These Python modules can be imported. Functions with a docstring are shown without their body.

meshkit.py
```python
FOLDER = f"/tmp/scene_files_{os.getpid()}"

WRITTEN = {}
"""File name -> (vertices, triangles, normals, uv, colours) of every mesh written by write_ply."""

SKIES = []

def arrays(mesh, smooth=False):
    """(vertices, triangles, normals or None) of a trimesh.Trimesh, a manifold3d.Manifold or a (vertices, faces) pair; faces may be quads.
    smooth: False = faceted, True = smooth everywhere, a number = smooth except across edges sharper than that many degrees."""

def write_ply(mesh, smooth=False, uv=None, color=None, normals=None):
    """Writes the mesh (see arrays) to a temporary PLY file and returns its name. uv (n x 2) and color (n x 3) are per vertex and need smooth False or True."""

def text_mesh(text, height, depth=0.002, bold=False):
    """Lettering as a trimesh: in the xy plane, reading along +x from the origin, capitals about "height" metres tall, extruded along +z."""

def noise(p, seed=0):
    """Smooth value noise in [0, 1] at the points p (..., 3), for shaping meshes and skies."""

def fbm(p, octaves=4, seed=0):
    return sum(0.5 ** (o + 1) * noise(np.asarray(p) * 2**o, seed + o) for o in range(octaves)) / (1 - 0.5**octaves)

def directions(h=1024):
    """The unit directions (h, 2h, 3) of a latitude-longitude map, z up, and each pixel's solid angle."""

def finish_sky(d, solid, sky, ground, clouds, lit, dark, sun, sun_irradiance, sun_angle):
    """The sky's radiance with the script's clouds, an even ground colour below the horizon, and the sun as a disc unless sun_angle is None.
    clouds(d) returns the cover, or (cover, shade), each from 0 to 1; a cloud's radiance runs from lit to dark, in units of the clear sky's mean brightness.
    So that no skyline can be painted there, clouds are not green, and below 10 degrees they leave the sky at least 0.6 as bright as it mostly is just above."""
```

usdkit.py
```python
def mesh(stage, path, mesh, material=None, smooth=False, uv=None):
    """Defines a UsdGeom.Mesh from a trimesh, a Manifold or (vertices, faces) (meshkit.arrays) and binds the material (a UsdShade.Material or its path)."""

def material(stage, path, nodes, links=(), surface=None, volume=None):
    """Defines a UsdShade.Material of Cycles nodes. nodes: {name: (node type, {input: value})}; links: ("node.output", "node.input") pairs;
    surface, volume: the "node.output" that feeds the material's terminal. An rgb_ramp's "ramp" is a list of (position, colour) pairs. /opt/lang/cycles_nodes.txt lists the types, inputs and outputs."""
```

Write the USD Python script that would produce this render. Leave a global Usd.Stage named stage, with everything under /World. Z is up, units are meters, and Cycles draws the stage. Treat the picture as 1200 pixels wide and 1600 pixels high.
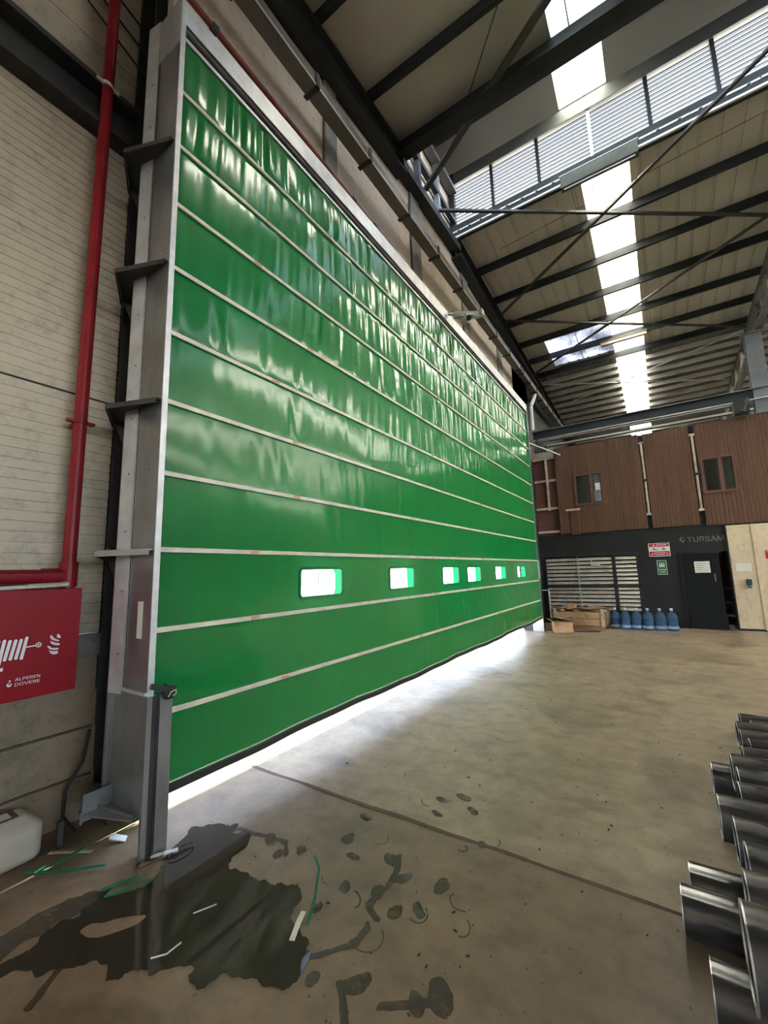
import math, random, numpy as np, trimesh, usdkit, meshkit
import manifold3d as m3
from shapely.geometry import Polygon, Point, box as sbox, LineString
from shapely import affinity
from pxr import Usd, UsdGeom, UsdLux, UsdShade, Gf, Sdf

random.seed(7); rng = np.random.default_rng(7)
stage = Usd.Stage.CreateInMemory()
UsdGeom.SetStageUpAxis(stage, 'Z'); UsdGeom.SetStageMetersPerUnit(stage, 1.0)
UsdGeom.Xform.Define(stage, '/World')
UsdGeom.Scope.Define(stage, '/World/Looks')

# ------------------------------------------------------------------ camera
F_PX, YAW, PITCH, ROLL = 649.17, math.radians(-33.259), math.radians(8.2473), math.radians(-1.6275)
EYE = np.array([0.0, 0.0, 1.7])
def camera_axes():
    cy, sy, cp, sp, cr, sr = math.cos(YAW), math.sin(YAW), math.cos(PITCH), math.sin(PITCH), math.cos(ROLL), math.sin(ROLL)
    fw = np.array([sy*cp, cy*cp, sp]); r = np.array([cy, -sy, 0.0]); u = np.cross(r, fw)
    return cr*r + sr*u, -sr*r + cr*u, fw
_r, _u, _f = camera_axes()
cam = UsdGeom.Camera.Define(stage, '/World/camera')
M = Gf.Matrix4d(*_r, 0, *_u, 0, *(-_f), 0, *EYE, 1)
cam.AddTransformOp().Set(M)
cam.CreateHorizontalApertureAttr(36.0)
cam.CreateVerticalApertureAttr(48.0)
cam.CreateFocalLengthAttr(F_PX / 1200 * 36.0)
cam.CreateFStopAttr(0.0)
cam.CreateClippingRangeAttr((0.05, 500.0))
cam.CreateExposureAttr(1.6)

# ------------------------------------------------------------------ sky and sun
SUN_DIR = np.array([0.02, -0.45, -1.62]); SUN_DIR /= np.linalg.norm(SUN_DIR)      # the way sunlight travels
_sun_el = math.asin(-SUN_DIR[2]); _sun_az = math.atan2(-SUN_DIR[0], -SUN_DIR[1])
sky_m = usdkit.material(stage, '/World/Looks/sky', {
    "s": ("sky_texture", {"sky_type": "multiple_scattering", "sun_disc": False, "sun_elevation": _sun_el, "sun_rotation": _sun_az, "aerosol_density": 1.5}),
    "h": ("hsv", {"saturation": 0.55}), "b": ("background_shader", {"strength": 0.27})}, [("s.color", "h.color"), ("h.color", "b.color")], surface="b.background")
dome = UsdLux.DomeLight.Define(stage, '/World/sky_dome'); dome.CreateIntensityAttr(1.0)
UsdShade.MaterialBindingAPI.Apply(dome.GetPrim()).Bind(sky_m)
sun = UsdLux.DistantLight.Define(stage, '/World/sun')
sun.CreateIntensityAttr(5.0); sun.CreateNormalizeAttr(True); sun.CreateAngleAttr(0.6); sun.CreateColorAttr((1.0, 0.94, 0.84))
def look_rot(d):
    z = -np.asarray(d); x = np.cross([0, 0, 1], z); x /= np.linalg.norm(x); y = np.cross(z, x)
    return Gf.Matrix4d(*x, 0, *y, 0, *z, 0, 0, 0, 0, 1)
sun.AddTransformOp().Set(look_rot(SUN_DIR))

# ------------------------------------------------------------------ materials
L = '/World/Looks/'
def mat(name, col, rough=0.5, metal=0.0, var=0.15, vscale=3.0, bump=0.0, bscale=40.0, col2=None, stretch=(1, 1, 1), spec=0.5, translucent=0.0, tcol=None, extra=None):
    col = np.array(col, float); c2 = np.array(col2, float) if col2 is not None else col * (1 - 2 * var)
    n = {"g": ("geometry", {}), "mp": ("mapping", {"scale": stretch}),
         "n": ("noise_texture", {"scale": vscale, "detail": 6.0, "roughness": 0.62}),
         "r": ("rgb_ramp", {"ramp": [(0.3, tuple(c2)), (0.7, tuple(col))]}),
         "p": ("principled_bsdf", {"roughness": rough, "metallic": metal, "specular_ior_level": spec})}
    l = [("g.position", "mp.vector"), ("mp.vector", "n.vector"), ("n.fac", "r.fac"), ("r.color", "p.base_color")]
    if bump:
        n["bn"] = ("noise_texture", {"scale": bscale, "detail": 5.0}); n["b"] = ("bump", {"strength": bump, "distance": 0.01})
        l += [("mp.vector", "bn.vector"), ("bn.fac", "b.height"), ("b.normal", "p.normal")]
    if extra: n["p"][1].update(extra)
    s = "p.BSDF"
    if translucent:
        n["t"] = ("translucent_bsdf", {"color": tuple(tcol if tcol is not None else col)}); n["m"] = ("mix_closure", {"fac": translucent})
        l += [("p.BSDF", "m.closure1"), ("t.BSDF", "m.closure2")]; s = "m.closure"
    return usdkit.material(stage, L + name, n, l, surface=s)

def floor_material(name='concrete_floor', k=1.0, tint=(1, 1, 1)):
    n = {"g": ("geometry", {}),
         "n1": ("noise_texture", {"scale": 0.55, "detail": 7.0, "roughness": 0.6}),
         "n2": ("noise_texture", {"scale": 6.0, "detail": 8.0, "roughness": 0.7}),
         "ms": ("mapping", {"scale": (0.8, 1.5, 1.0), "rotation": (0, 0, 0.2)}),
         "n3": ("noise_texture", {"scale": 3.0, "detail": 6.0, "roughness": 0.6}),
         "n4": ("noise_texture", {"scale": 1.3, "detail": 5.0, "roughness": 0.55, "distortion": 0.6}),
         "v": ("voronoi_texture", {"scale": 7.0, "randomness": 1.0}),
         "r1": ("rgb_ramp", {"ramp": [(0.3, tuple(k*np.array(tint)*(0.27, 0.21, 0.145))), (0.55, tuple(k*np.array(tint)*(0.36, 0.285, 0.2))), (0.75, tuple(k*np.array(tint)*(0.45, 0.36, 0.255)))]}),
         "r2": ("rgb_ramp", {"ramp": [(0.33, (0.72, 0.72, 0.72)), (0.6, (1, 1, 1))]}),
         "r3": ("rgb_ramp", {"ramp": [(0.36, (0.66, 0.63, 0.6)), (0.56, (1, 1, 1))]}),
         "r4": ("rgb_ramp", {"ramp": [(0.34, (0.58, 0.56, 0.55)), (0.47, (1, 1, 1))]}),
         "rv": ("rgb_ramp", {"ramp": [(0.0, (0.35, 0.32, 0.3)), (0.05, (0.5, 0.47, 0.44)), (0.1, (1, 1, 1))]}),
         "m1": ("mix_color", {"blend_type": "multiply", "fac": 1.0}), "m2": ("mix_color", {"blend_type": "multiply", "fac": 0.5}),
         "m3": ("mix_color", {"blend_type": "multiply", "fac": 0.8}), "m4": ("mix_color", {"blend_type": "multiply", "fac": 0.55}),
         "rr": ("map_range", {"from_min": 0.3, "from_max": 0.7, "to_min": 0.36, "to_max": 0.58}),
         "b": ("bump", {"strength": 0.25, "distance": 0.004}),
         "p": ("principled_bsdf", {"specular_ior_level": 0.4})}
    l = [("g.position", "n1.vector"), ("g.position", "n2.vector"), ("g.position", "ms.vector"), ("ms.vector", "n3.vector"), ("g.position", "n4.vector"), ("g.position", "v.vector"),
         ("n1.fac", "r1.fac"), ("n2.fac", "r2.fac"), ("n3.fac", "r3.fac"), ("n4.fac", "r4.fac"), ("v.distance", "rv.fac"),
         ("r1.color", "m1.a"), ("r2.color", "m1.b"), ("m1.result", "m2.a"), ("r3.color", "m2.b"), ("m2.result", "m3.a"), ("r4.color", "m3.b"), ("m3.result", "m4.a"), ("rv.color", "m4.b"),
         ("m4.result", "p.base_color"), ("n1.fac", "rr.value"), ("rr.result", "p.roughness"), ("n2.fac", "b.height"), ("b.normal", "p.normal")]
    return usdkit.material(stage, L + name, n, l, surface="p.BSDF")

def dirty(name, col, rough=0.6, metal=0.0, dirt=(0.12, 0.10, 0.08), scale=2.2, lo=0.34, hi=0.5, stretch=(1, 1, 1), bump=0.15, bscale=30, spec=0.5):
    n = {"g": ("geometry", {}), "mp": ("mapping", {"scale": stretch}),
         "n": ("noise_texture", {"scale": scale, "detail": 8.0, "roughness": 0.68}),
         "n2": ("noise_texture", {"scale": scale * 9, "detail": 6.0, "roughness": 0.7}),
         "r": ("rgb_ramp", {"ramp": [(lo, dirt), (hi, tuple(col)), (0.75, tuple(np.array(col) * 1.12))]}),
         "r2": ("rgb_ramp", {"ramp": [(0.3, (0.62, 0.6, 0.58)), (0.5, (1, 1, 1))]}),
         "m": ("mix_color", {"blend_type": "multiply", "fac": 0.7}),
         "bn": ("noise_texture", {"scale": bscale, "detail": 4.0}), "b": ("bump", {"strength": bump, "distance": 0.005}),
         "p": ("principled_bsdf", {"roughness": rough, "metallic": metal, "specular_ior_level": spec})}
    l = [("g.position", "mp.vector"), ("mp.vector", "n.vector"), ("mp.vector", "n2.vector"), ("n.fac", "r.fac"), ("n2.fac", "r2.fac"), ("r.color", "m.a"), ("r2.color", "m.b"),
         ("m.result", "p.base_color"), ("g.position", "bn.vector"), ("bn.fac", "b.height"), ("b.normal", "p.normal")]
    return usdkit.material(stage, L + name, n, l, surface="p.BSDF")

def pane_material(name, tint, ior=1.45, rough=0.03):
    return usdkit.material(stage, L + name, {"t": ("transparent_bsdf", {"color": tint}), "g": ("glossy_bsdf", {"roughness": rough, "color": (0.9, 0.9, 0.9)}), "m": ("mix_closure", {"fac": 0.06})},
                           [("t.BSDF", "m.closure1"), ("g.BSDF", "m.closure2")], surface="m.closure")

FLOOR = floor_material(); FLOOR_G = floor_material('grimy_dimmed_concrete_floor', 0.6, (1.08, 0.99, 0.93))  # the second is grimy and also darkened for the weaker light up close
GREEN = mat('green_tarpaulin', (0.001, 0.15, 0.032), 0.3, spec=0.2, extra={'coat_weight': 0.65, 'coat_ior': 1.62, 'coat_roughness': 0.12}, var=0.06, vscale=1.2, translucent=0.06, tcol=(0.02, 0.5, 0.15))
GREEN_OUT = mat('green_tarpaulin_outer', (0.01, 0.24, 0.07), 0.4, var=0.06, translucent=0.35, tcol=(0.03, 0.6, 0.25))
STRIP = mat('cream_batten', (0.70, 0.66, 0.55), 0.42, var=0.15, vscale=5)
ORANGE = mat('orange_mark', (0.62, 0.34, 0.22), 0.5)
GALV = mat('galvanised_steel', (0.62, 0.63, 0.61), 0.32, 0.6, var=0.25, vscale=2.5, bump=0.04, stretch=(1, 1, 0.35))
GALV_D = mat('galvanised_steel_dull_shaded', (0.42, 0.42, 0.41), 0.3, 0.8, var=0.25, vscale=2.0, stretch=(1, 1, 0.4))  # darker copy of the galvanised steel, shade of the post put into its colour
GALV_B = mat('galvanised_header', (0.68, 0.69, 0.70), 0.45, 0.7, var=0.15, vscale=6)
OLD_STEEL = mat('old_dark_steel', (0.055, 0.052, 0.045), 0.7, 0.2, var=0.25, vscale=4)
DARK_STEEL = mat('dark_painted_steel', (0.034, 0.038, 0.039), 0.55, 0.0, spec=0.2, var=0.2, vscale=1.5)
GREY_STEEL = mat('grey_painted_steel', (0.17, 0.18, 0.175), 0.5, 0.2, var=0.2, vscale=2)
PALE_STEEL = mat('pale_painted_steel', (0.72, 0.72, 0.69), 0.5, 0.1, var=0.15, vscale=2)
SHEET = mat('roof_sheet_grey', (0.54, 0.52, 0.46), 0.45, 0.0, var=0.09, vscale=0.5)
SHEET_D = mat('roof_sheet_far_shaded', (0.15, 0.145, 0.13), 0.5, 0.0, var=0.09, vscale=0.5)  # darkened roof sheet, shade between the far purlins put into its colour
SKYLIGHT = usdkit.material(stage, L + 'skylight_sheet', {"g": ("geometry", {}), "n": ("noise_texture", {"scale": 3.0, "detail": 5.0}), "r": ("rgb_ramp", {"ramp": [(0.3, (0.88, 0.86, 0.76)), (0.6, (0.97, 0.96, 0.90))]}),
    "t": ("translucent_bsdf", {}), "d": ("diffuse_bsdf", {"color": (0.7, 0.7, 0.65)}), "m": ("mix_closure", {"fac": 0.9})},
    [("g.position", "n.vector"), ("n.fac", "r.fac"), ("r.color", "t.color"), ("d.BSDF", "m.closure1"), ("t.BSDF", "m.closure2")], surface="m.closure")
SKY_SHEEN = usdkit.material(stage, L + 'sheen_skylight_sheet', {"g": ("geometry", {}), "n": ("noise_texture", {"scale": 2.0, "detail": 7.0}), "r": ("rgb_ramp", {"ramp": [(0.35, (0.2, 0.215, 0.25)), (0.65, (0.62, 0.65, 0.72))]}),
    "t": ("translucent_bsdf", {}), "d": ("diffuse_bsdf", {"color": (0.35, 0.35, 0.34)}), "m": ("mix_closure", {"fac": 0.5})},
    [("g.position", "n.vector"), ("n.fac", "r.fac"), ("r.color", "t.color"), ("d.BSDF", "m.closure1"), ("t.BSDF", "m.closure2")], surface="m.closure")  # brightness of a daylight sheen on roof metal, made as a translucent sheet
PANEL = dirty('beige_wall_panel', (0.49, 0.415, 0.30), 0.5, dirt=(0.33, 0.285, 0.21), scale=1.2, lo=0.3, hi=0.46, bump=0.03)
PLASTER = dirty('beige_upper_wall', (0.52, 0.43, 0.33), 0.6, dirt=(0.38, 0.32, 0.25), scale=1.0, lo=0.3, hi=0.5, bump=0.05)
CONC_WALL = dirty('bare_concrete', (0.34, 0.265, 0.175), 0.8, dirt=(0.18, 0.155, 0.11), scale=2.0, lo=0.33, hi=0.52, bump=0.4)
PILASTER = dirty('grey_pilaster', (0.2, 0.185, 0.15), 0.7, dirt=(0.13, 0.12, 0.1), scale=2.0)
RED = mat('red_enamel', (0.27, 0.006, 0.012), 0.35, spec=0.2, var=0.12, vscale=2)
RED_PIPE = mat('red_pipe_paint', (0.27, 0.012, 0.018), 0.4, spec=0.3, var=0.15, vscale=4)
RED_DARK = mat('dark_red_pipe_paint', (0.22, 0.025, 0.018), 0.5, var=0.2, vscale=4)
WHITE_PRINT = mat('white_print', (0.75, 0.74, 0.72), 0.5, var=0.05)
BROWN = dirty('brown_cladding', (0.115, 0.058, 0.034), 0.5, dirt=(0.085, 0.042, 0.026), scale=1.5, lo=0.3, hi=0.55, stretch=(3, 1, 0.3), bump=0.03, spec=0.25)
BROWN_D = mat('brown_backing_board', (0.14, 0.06, 0.04), 0.6, var=0.15)
BATTEN = dirty('pale_stud', (0.5, 0.42, 0.32), 0.6, dirt=(0.28, 0.2, 0.14), scale=3)
CHARCOAL = dirty('charcoal_wall_paint', (0.022, 0.0225, 0.022), 0.55, dirt=(0.036, 0.035, 0.032), scale=1.3, lo=0.3, hi=0.45, bump=0.05, spec=0.2)
BLACK_DOOR = dirty('black_door_paint', (0.006, 0.007, 0.008), 0.45, dirt=(0.014, 0.014, 0.014), scale=2.0, lo=0.28, hi=0.4, bump=0.05, spec=0.2)
CREAM = dirty('cream_board', (0.62, 0.49, 0.33), 0.5, dirt=(0.4, 0.3, 0.19), scale=1.5, lo=0.28, hi=0.42, stretch=(1, 1, 0.5), bump=0.03)
SLAT = dirty('galvanised_slat', (0.62, 0.57, 0.50), 0.4, 0.3, dirt=(0.35, 0.3, 0.25), scale=3, lo=0.32, hi=0.5, bump=0.02)
VENT = mat('aluminium_louvre', (0.022, 0.023, 0.025), 0.7, 0.0, var=0.1)
BLACK = mat('black_rubber', (0.012, 0.012, 0.012), 0.5)
PLASTIC_W = mat('white_plastic_can', (0.62, 0.58, 0.48), 0.4, var=0.08, vscale=6, translucent=0.15)
PURPLE = mat('purple_label', (0.09, 0.03, 0.06), 0.5)
PAPER = mat('paper', (0.72, 0.70, 0.62), 0.7, var=0.05)
SIGN_RED = mat('sign_red', (0.55, 0.012, 0.03), 0.4)
SIGN_GREEN = mat('sign_green', (0.01, 0.16, 0.05), 0.4)
GREYPRINT = mat('grey_print', (0.2, 0.2, 0.2), 0.6)
CARD = dirty('cardboard', (0.50, 0.31, 0.165), 0.8, dirt=(0.28, 0.17, 0.09), scale=4)
CARD2 = dirty('pale_cardboard', (0.5, 0.36, 0.23), 0.8, dirt=(0.3, 0.2, 0.12), scale=4)
WOOD = dirty('pallet_wood', (0.30, 0.18, 0.10), 0.75, dirt=(0.16, 0.09, 0.05), scale=3, stretch=(0.5, 4, 4))
DARK_WOOD = mat('dark_wood', (0.05, 0.03, 0.02), 0.8)
TUBE = usdkit.material(stage, L + 'black_steel_tube', {"g": ("geometry", {}), "mp": ("mapping", {"scale": (0.4, 1, 1)}), "n": ("noise_texture", {"scale": 9.0, "detail": 6.0}), "r": ("rgb_ramp", {"ramp": [(0.35, (0.012, 0.012, 0.012)), (0.62, (0.022, 0.021, 0.02)), (0.75, (0.05, 0.045, 0.04))]}), "q": ("map_range", {"from_min": 0.3, "from_max": 0.7, "to_min": 0.18, "to_max": 0.32}),
    "p": ("principled_bsdf", {"specular_ior_level": 0.6, "coat_weight": 0.5, "coat_roughness": 0.12, "coat_ior": 1.55})}, [("g.position", "mp.vector"), ("mp.vector", "n.vector"), ("n.fac", "r.fac"), ("r.color", "p.base_color"), ("n.fac", "q.value"), ("q.result", "p.roughness")], surface="p.BSDF")
TUBE_EDGE = mat('bright_cut_steel', (0.55, 0.55, 0.54), 0.3, 0.9, var=0.1)
GLASS_D = pane_material('dark_window_glass', (0.28, 0.33, 0.31), rough=0.15)
CLEAR = pane_material('clear_vinyl', (0.80, 0.83, 0.82))
JUG = usdkit.material(stage, L + 'blue_water_jug', {"t": ("transparent_bsdf", {"color": (0.62, 0.75, 0.86)}), "p": ("principled_bsdf", {"base_color": (0.14, 0.27, 0.42), "roughness": 0.12, "specular_ior_level": 0.8}), "m": ("mix_closure", {"fac": 0.22})}, [("t.BSDF", "m.closure1"), ("p.BSDF", "m.closure2")], surface="m.closure")
JUG_WATER = usdkit.material(stage, L + 'jug_water', {"t": ("transparent_bsdf", {"color": (0.2, 0.38, 0.6)}), "p": ("principled_bsdf", {"base_color": (0.05, 0.15, 0.3), "roughness": 0.1}), "m": ("mix_closure", {"fac": 0.45})}, [("t.BSDF", "m.closure1"), ("p.BSDF", "m.closure2")], surface="m.closure")
JUG_LABEL = mat('jug_label', (0.3, 0.4, 0.55), 0.4)
CAP = mat('white_cap', (0.6, 0.62, 0.75), 0.4)
TEAL = mat('dark_teal_plastic', (0.01, 0.06, 0.09), 0.35)
YARD = mat('yard_concrete', (0.58, 0.57, 0.55), 0.8, var=0.1, vscale=1)
YARD_WALL = mat('pale_yard_building', (0.6, 0.62, 0.66), 0.7, var=0.1)
CAM_W = mat('camera_housing', (0.6, 0.6, 0.56), 0.4)
LAMP_BODY = mat('lamp_housing', (0.13, 0.125, 0.095), 0.6, spec=0.1)
LAMP_PINK = mat('lamp_diffuser_off', (0.5, 0.40, 0.35), 0.4)
TUBE_W = mat('white_fluorescent_tube', (0.8, 0.8, 0.78), 0.3)
PVC = mat('pvc_duct', (0.13, 0.12, 0.095), 0.45, var=0.15, vscale=4)
GREEN_SCRAP = mat('green_strip', (0.01, 0.18, 0.08), 0.4)
WIRE = mat('wire', (0.02, 0.018, 0.016), 0.6)
WATER = usdkit.material(stage, L + 'puddle_water', {"p": ("principled_bsdf", {"base_color": (0.034, 0.029, 0.021), "roughness": 0.03, "specular_ior_level": 0.2})}, [], surface="p.BSDF")
DAMP = usdkit.material(stage, L + 'damp_concrete', {"g": ("geometry", {}), "n": ("noise_texture", {"scale": 11.0, "detail": 7.0, "roughness": 0.7}), "r": ("rgb_ramp", {"ramp": [(0.38, (0, 0, 0)), (0.58, (0.85, 0.85, 0.85))]}), "t": ("transparent_bsdf", {}), "p": ("principled_bsdf", {"base_color": (0.085, 0.07, 0.052), "roughness": 0.3}), "m": ("mix_closure", {})},
    [("g.position", "n.vector"), ("n.fac", "r.fac"), ("r.color", "m.fac"), ("t.BSDF", "m.closure1"), ("p.BSDF", "m.closure2")], surface="m.closure")
JOINT = mat('joint_filler', (0.10, 0.075, 0.05), 0.8)
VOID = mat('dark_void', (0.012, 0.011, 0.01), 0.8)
DIM_WALL = mat('dimmed_far_wall', (0.10, 0.09, 0.08), 0.7)  # dark colour chosen to dim the reflection of the unseen wall in the door
FAR_WALL = mat('far_wall', (0.4, 0.38, 0.33), 0.7)

# ------------------------------------------------------------------ helpers
used = {}
def numbered(base):
    k = used.get(base, 0); used[base] = k + 1
    return base if k == 0 else f'{base}_{k:03d}'
def tag(o, label=None, cat=None, group=None, kind=None):
    p = o.GetPrim() if hasattr(o, 'GetPrim') else o
    for k, v in (('label', label), ('category', cat), ('group', group), ('kind', kind)):
        if v: p.SetCustomDataByKey(k, v)
    return p
def thing(name, label=None, cat=None, loc=(0, 0, 0), rz=0.0, group=None, kind=None):
    x = UsdGeom.Xform.Define(stage, '/World/' + numbered('/World/' + name).split('/')[-1])
    x.AddTranslateOp().Set(Gf.Vec3d(*map(float, loc)))
    x.AddRotateZOp().Set(float(math.degrees(rz)))
    return tag(x, label, cat, group, kind)
def obj(name, mesh, m, parent=None, label=None, cat=None, group=None, kind=None, smooth=False):
    base = (str(parent.GetPath()) if parent is not None else '/World') + '/' + name
    path = numbered(base)
    u = usdkit.mesh(stage, path, mesh, m, smooth)
    return tag(u, label, cat, group, kind)
def copy(root, loc, rz=0.0, label=None, group=None, scale=None):
    was = root.GetCustomData()
    base = root.GetName()
    r = UsdGeom.Xform.Define(stage, '/World/' + numbered('/World/' + base).split('/')[-1])
    r.AddTranslateOp().Set(Gf.Vec3d(*map(float, loc))); r.AddRotateZOp().Set(float(math.degrees(rz)))
    p = r.GetPrim(); p.GetReferences().AddInternalReference(root.GetPath()); p.SetInstanceable(True)
    return tag(p, label or was.get('label'), was.get('category'), group or was.get('group'), was.get('kind'))
def cat_(*ms): return trimesh.util.concatenate(list(ms))
def bx(x0, x1, y0, y1, z0, z1, c=0.0):
    if c <= 0:
        b = trimesh.creation.box((abs(x1-x0), abs(y1-y0), abs(z1-z0))); b.apply_translation(((x0+x1)/2, (y0+y1)/2, (z0+z1)/2)); return b
    s = np.array([abs(x1-x0), abs(y1-y0), abs(z1-z0)])/2; pts = []
    c = min(c, s.min()*0.9)
    for sx in (-1, 1):
        for sy in (-1, 1):
            for sz in (-1, 1):
                for k in range(3):
                    d = s - c; d[k] = s[k]; pts.append(d*np.array([sx, sy, sz]))
    h = trimesh.convex.convex_hull(np.array(pts)); h.apply_translation(((x0+x1)/2, (y0+y1)/2, (z0+z1)/2)); return h
def rod(a, b, r, n=8, r2=None):
    a, b = np.array(a, float), np.array(b, float)
    c = trimesh.creation.cylinder(r, segment=[a, b], sections=n); return c
def bar(a, b, w, h, up=(0, 0, 1)):
    """A rectangular bar from a to b, w wide across, h deep along up."""
    a, b = np.array(a, float), np.array(b, float); d = b - a; ln = np.linalg.norm(d); d /= ln
    u = np.array(up, float); s = np.cross(d, u); s /= np.linalg.norm(s); u = np.cross(s, d)
    m = trimesh.creation.box((ln, w, h)); T = np.eye(4); T[:3, 0] = d; T[:3, 1] = s; T[:3, 2] = u; T[:3, 3] = (a+b)/2
    m.apply_transform(T); return m
def profile(poly, length, axis='y', at=(0, 0, 0)):
    """Polygon (u, v) extruded: axis y -> u is x, v is z; axis x -> u is y, v is z; axis z -> u, v are x, y."""
    m = trimesh.creation.extrude_polygon(poly if hasattr(poly, 'exterior') else Polygon(poly), length, engine='earcut')
    v = m.vertices.copy()
    if axis == 'y': m.vertices = np.stack([v[:, 0], v[:, 2], v[:, 1]], 1); m.invert()
    elif axis == 'x': m.vertices = np.stack([v[:, 2], v[:, 0], v[:, 1]], 1)
    m.apply_translation(at); return m
def sweep(pts, r, n=8):
    pts = [np.array(p, float) for p in pts]; ms = []
    for a, b in zip(pts[:-1], pts[1:]): ms.append(rod(a, b, r, n))
    for p in pts[1:-1]:
        s = trimesh.creation.icosphere(1, r); s.apply_translation(p); ms.append(s)
    return cat_(*ms)
def lathe(prof, n=24):
    return trimesh.creation.revolve(np.array(prof, float), sections=n)
def place_text(t, h, origin, right, up, depth=0.003, bold=False):
    m = meshkit.text_mesh(t, h, depth, bold)
    R = np.eye(4); r, u = np.array(right, float), np.array(up, float); R[:3, 0] = r; R[:3, 1] = u; R[:3, 2] = np.cross(r, u); R[:3, 3] = origin
    m.apply_transform(R); return m
def flat(poly, origin, right, up, depth=0.002):
    m = trimesh.creation.extrude_polygon(poly, depth, engine='earcut')
    R = np.eye(4); r, u = np.array(right, float), np.array(up, float); R[:3, 0] = r; R[:3, 1] = u; R[:3, 2] = np.cross(r, u); R[:3, 3] = origin
    m.apply_transform(R); return m
def circ(x, y, r, n=24): return Point(x, y).buffer(r, n)
def smooth_poly(pts, k=2):
    p = np.array(pts, float)
    for _ in range(k):
        q = np.roll(p, -1, 0); p = np.stack([0.75*p+0.25*q, 0.25*p+0.75*q], 1).reshape(-1, 2)
    return Polygon(p).buffer(0)

# ------------------------------------------------------------------ the setting: floor
DX, XW, WY = -2.85, -3.75, 13.94        # curtain plane, left wall plane, back wall plane
fl = thing('floor', 'worn brown-grey concrete hall floor with a saw-cut joint', kind='structure')
obj('slab', bx(-3.9, 22, -12, 2.69, -0.2, 0), FLOOR_G, fl, 'greyer grimy slab on the near side of the joint, darkened for dimmer light')
obj('slab', bx(-3.9, 22, 2.705, 27, -0.2, 0), FLOOR, fl)
jt = []
xs = np.linspace(-3.6, 6, 60); off = (meshkit.noise(np.stack([xs*3, xs*0, xs*0], 1), 4)-0.5)*0.02
for i in range(59):
    a, b = (xs[i], 2.6975+off[i]), (xs[i+1], 2.6975+off[i+1]); w = 0.011 + 0.008*meshkit.noise(np.array([[xs[i]*5, 0, 3]]))[0]
    jt.append(trimesh.creation.extrude_polygon(Polygon([(a[0], a[1]-w), (b[0], b[1]-w), (b[0], b[1]+w), (a[0], a[1]+w)]), 0.0025, engine='earcut'))
obj('joint', cat_(*jt), JOINT, fl, 'dark crumbling joint line across the floor')
yard = obj('yard_ground', bx(-60, -3.9, -40, 60, -0.2, 0), YARD, None, 'sunlit pale concrete yard beyond the green door', kind='structure')
yb = thing('yard_building', 'pale building across the yard seen through the door windows', 'building', (-20, 12, 0))
obj('wall', bx(-2, 0, -24, 34, 0, 4.5), YARD_WALL, yb)
for k in range(18): obj('window', bx(0.003, 0.05, -22+k*2.9, -20.4+k*2.9, 0.9, 1.9), GREY_STEEL, yb)
obj('added_dark_storey', bx(-2, 0.05, -24, 34, 4.5, 13), OLD_STEEL, yb); obj('roof', bx(-2.2, 0.3, -24.2, 34.2, 13, 13.2), GREY_STEEL, yb)  # unseen dark upper part, added to keep bright sky out of the puddle

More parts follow.
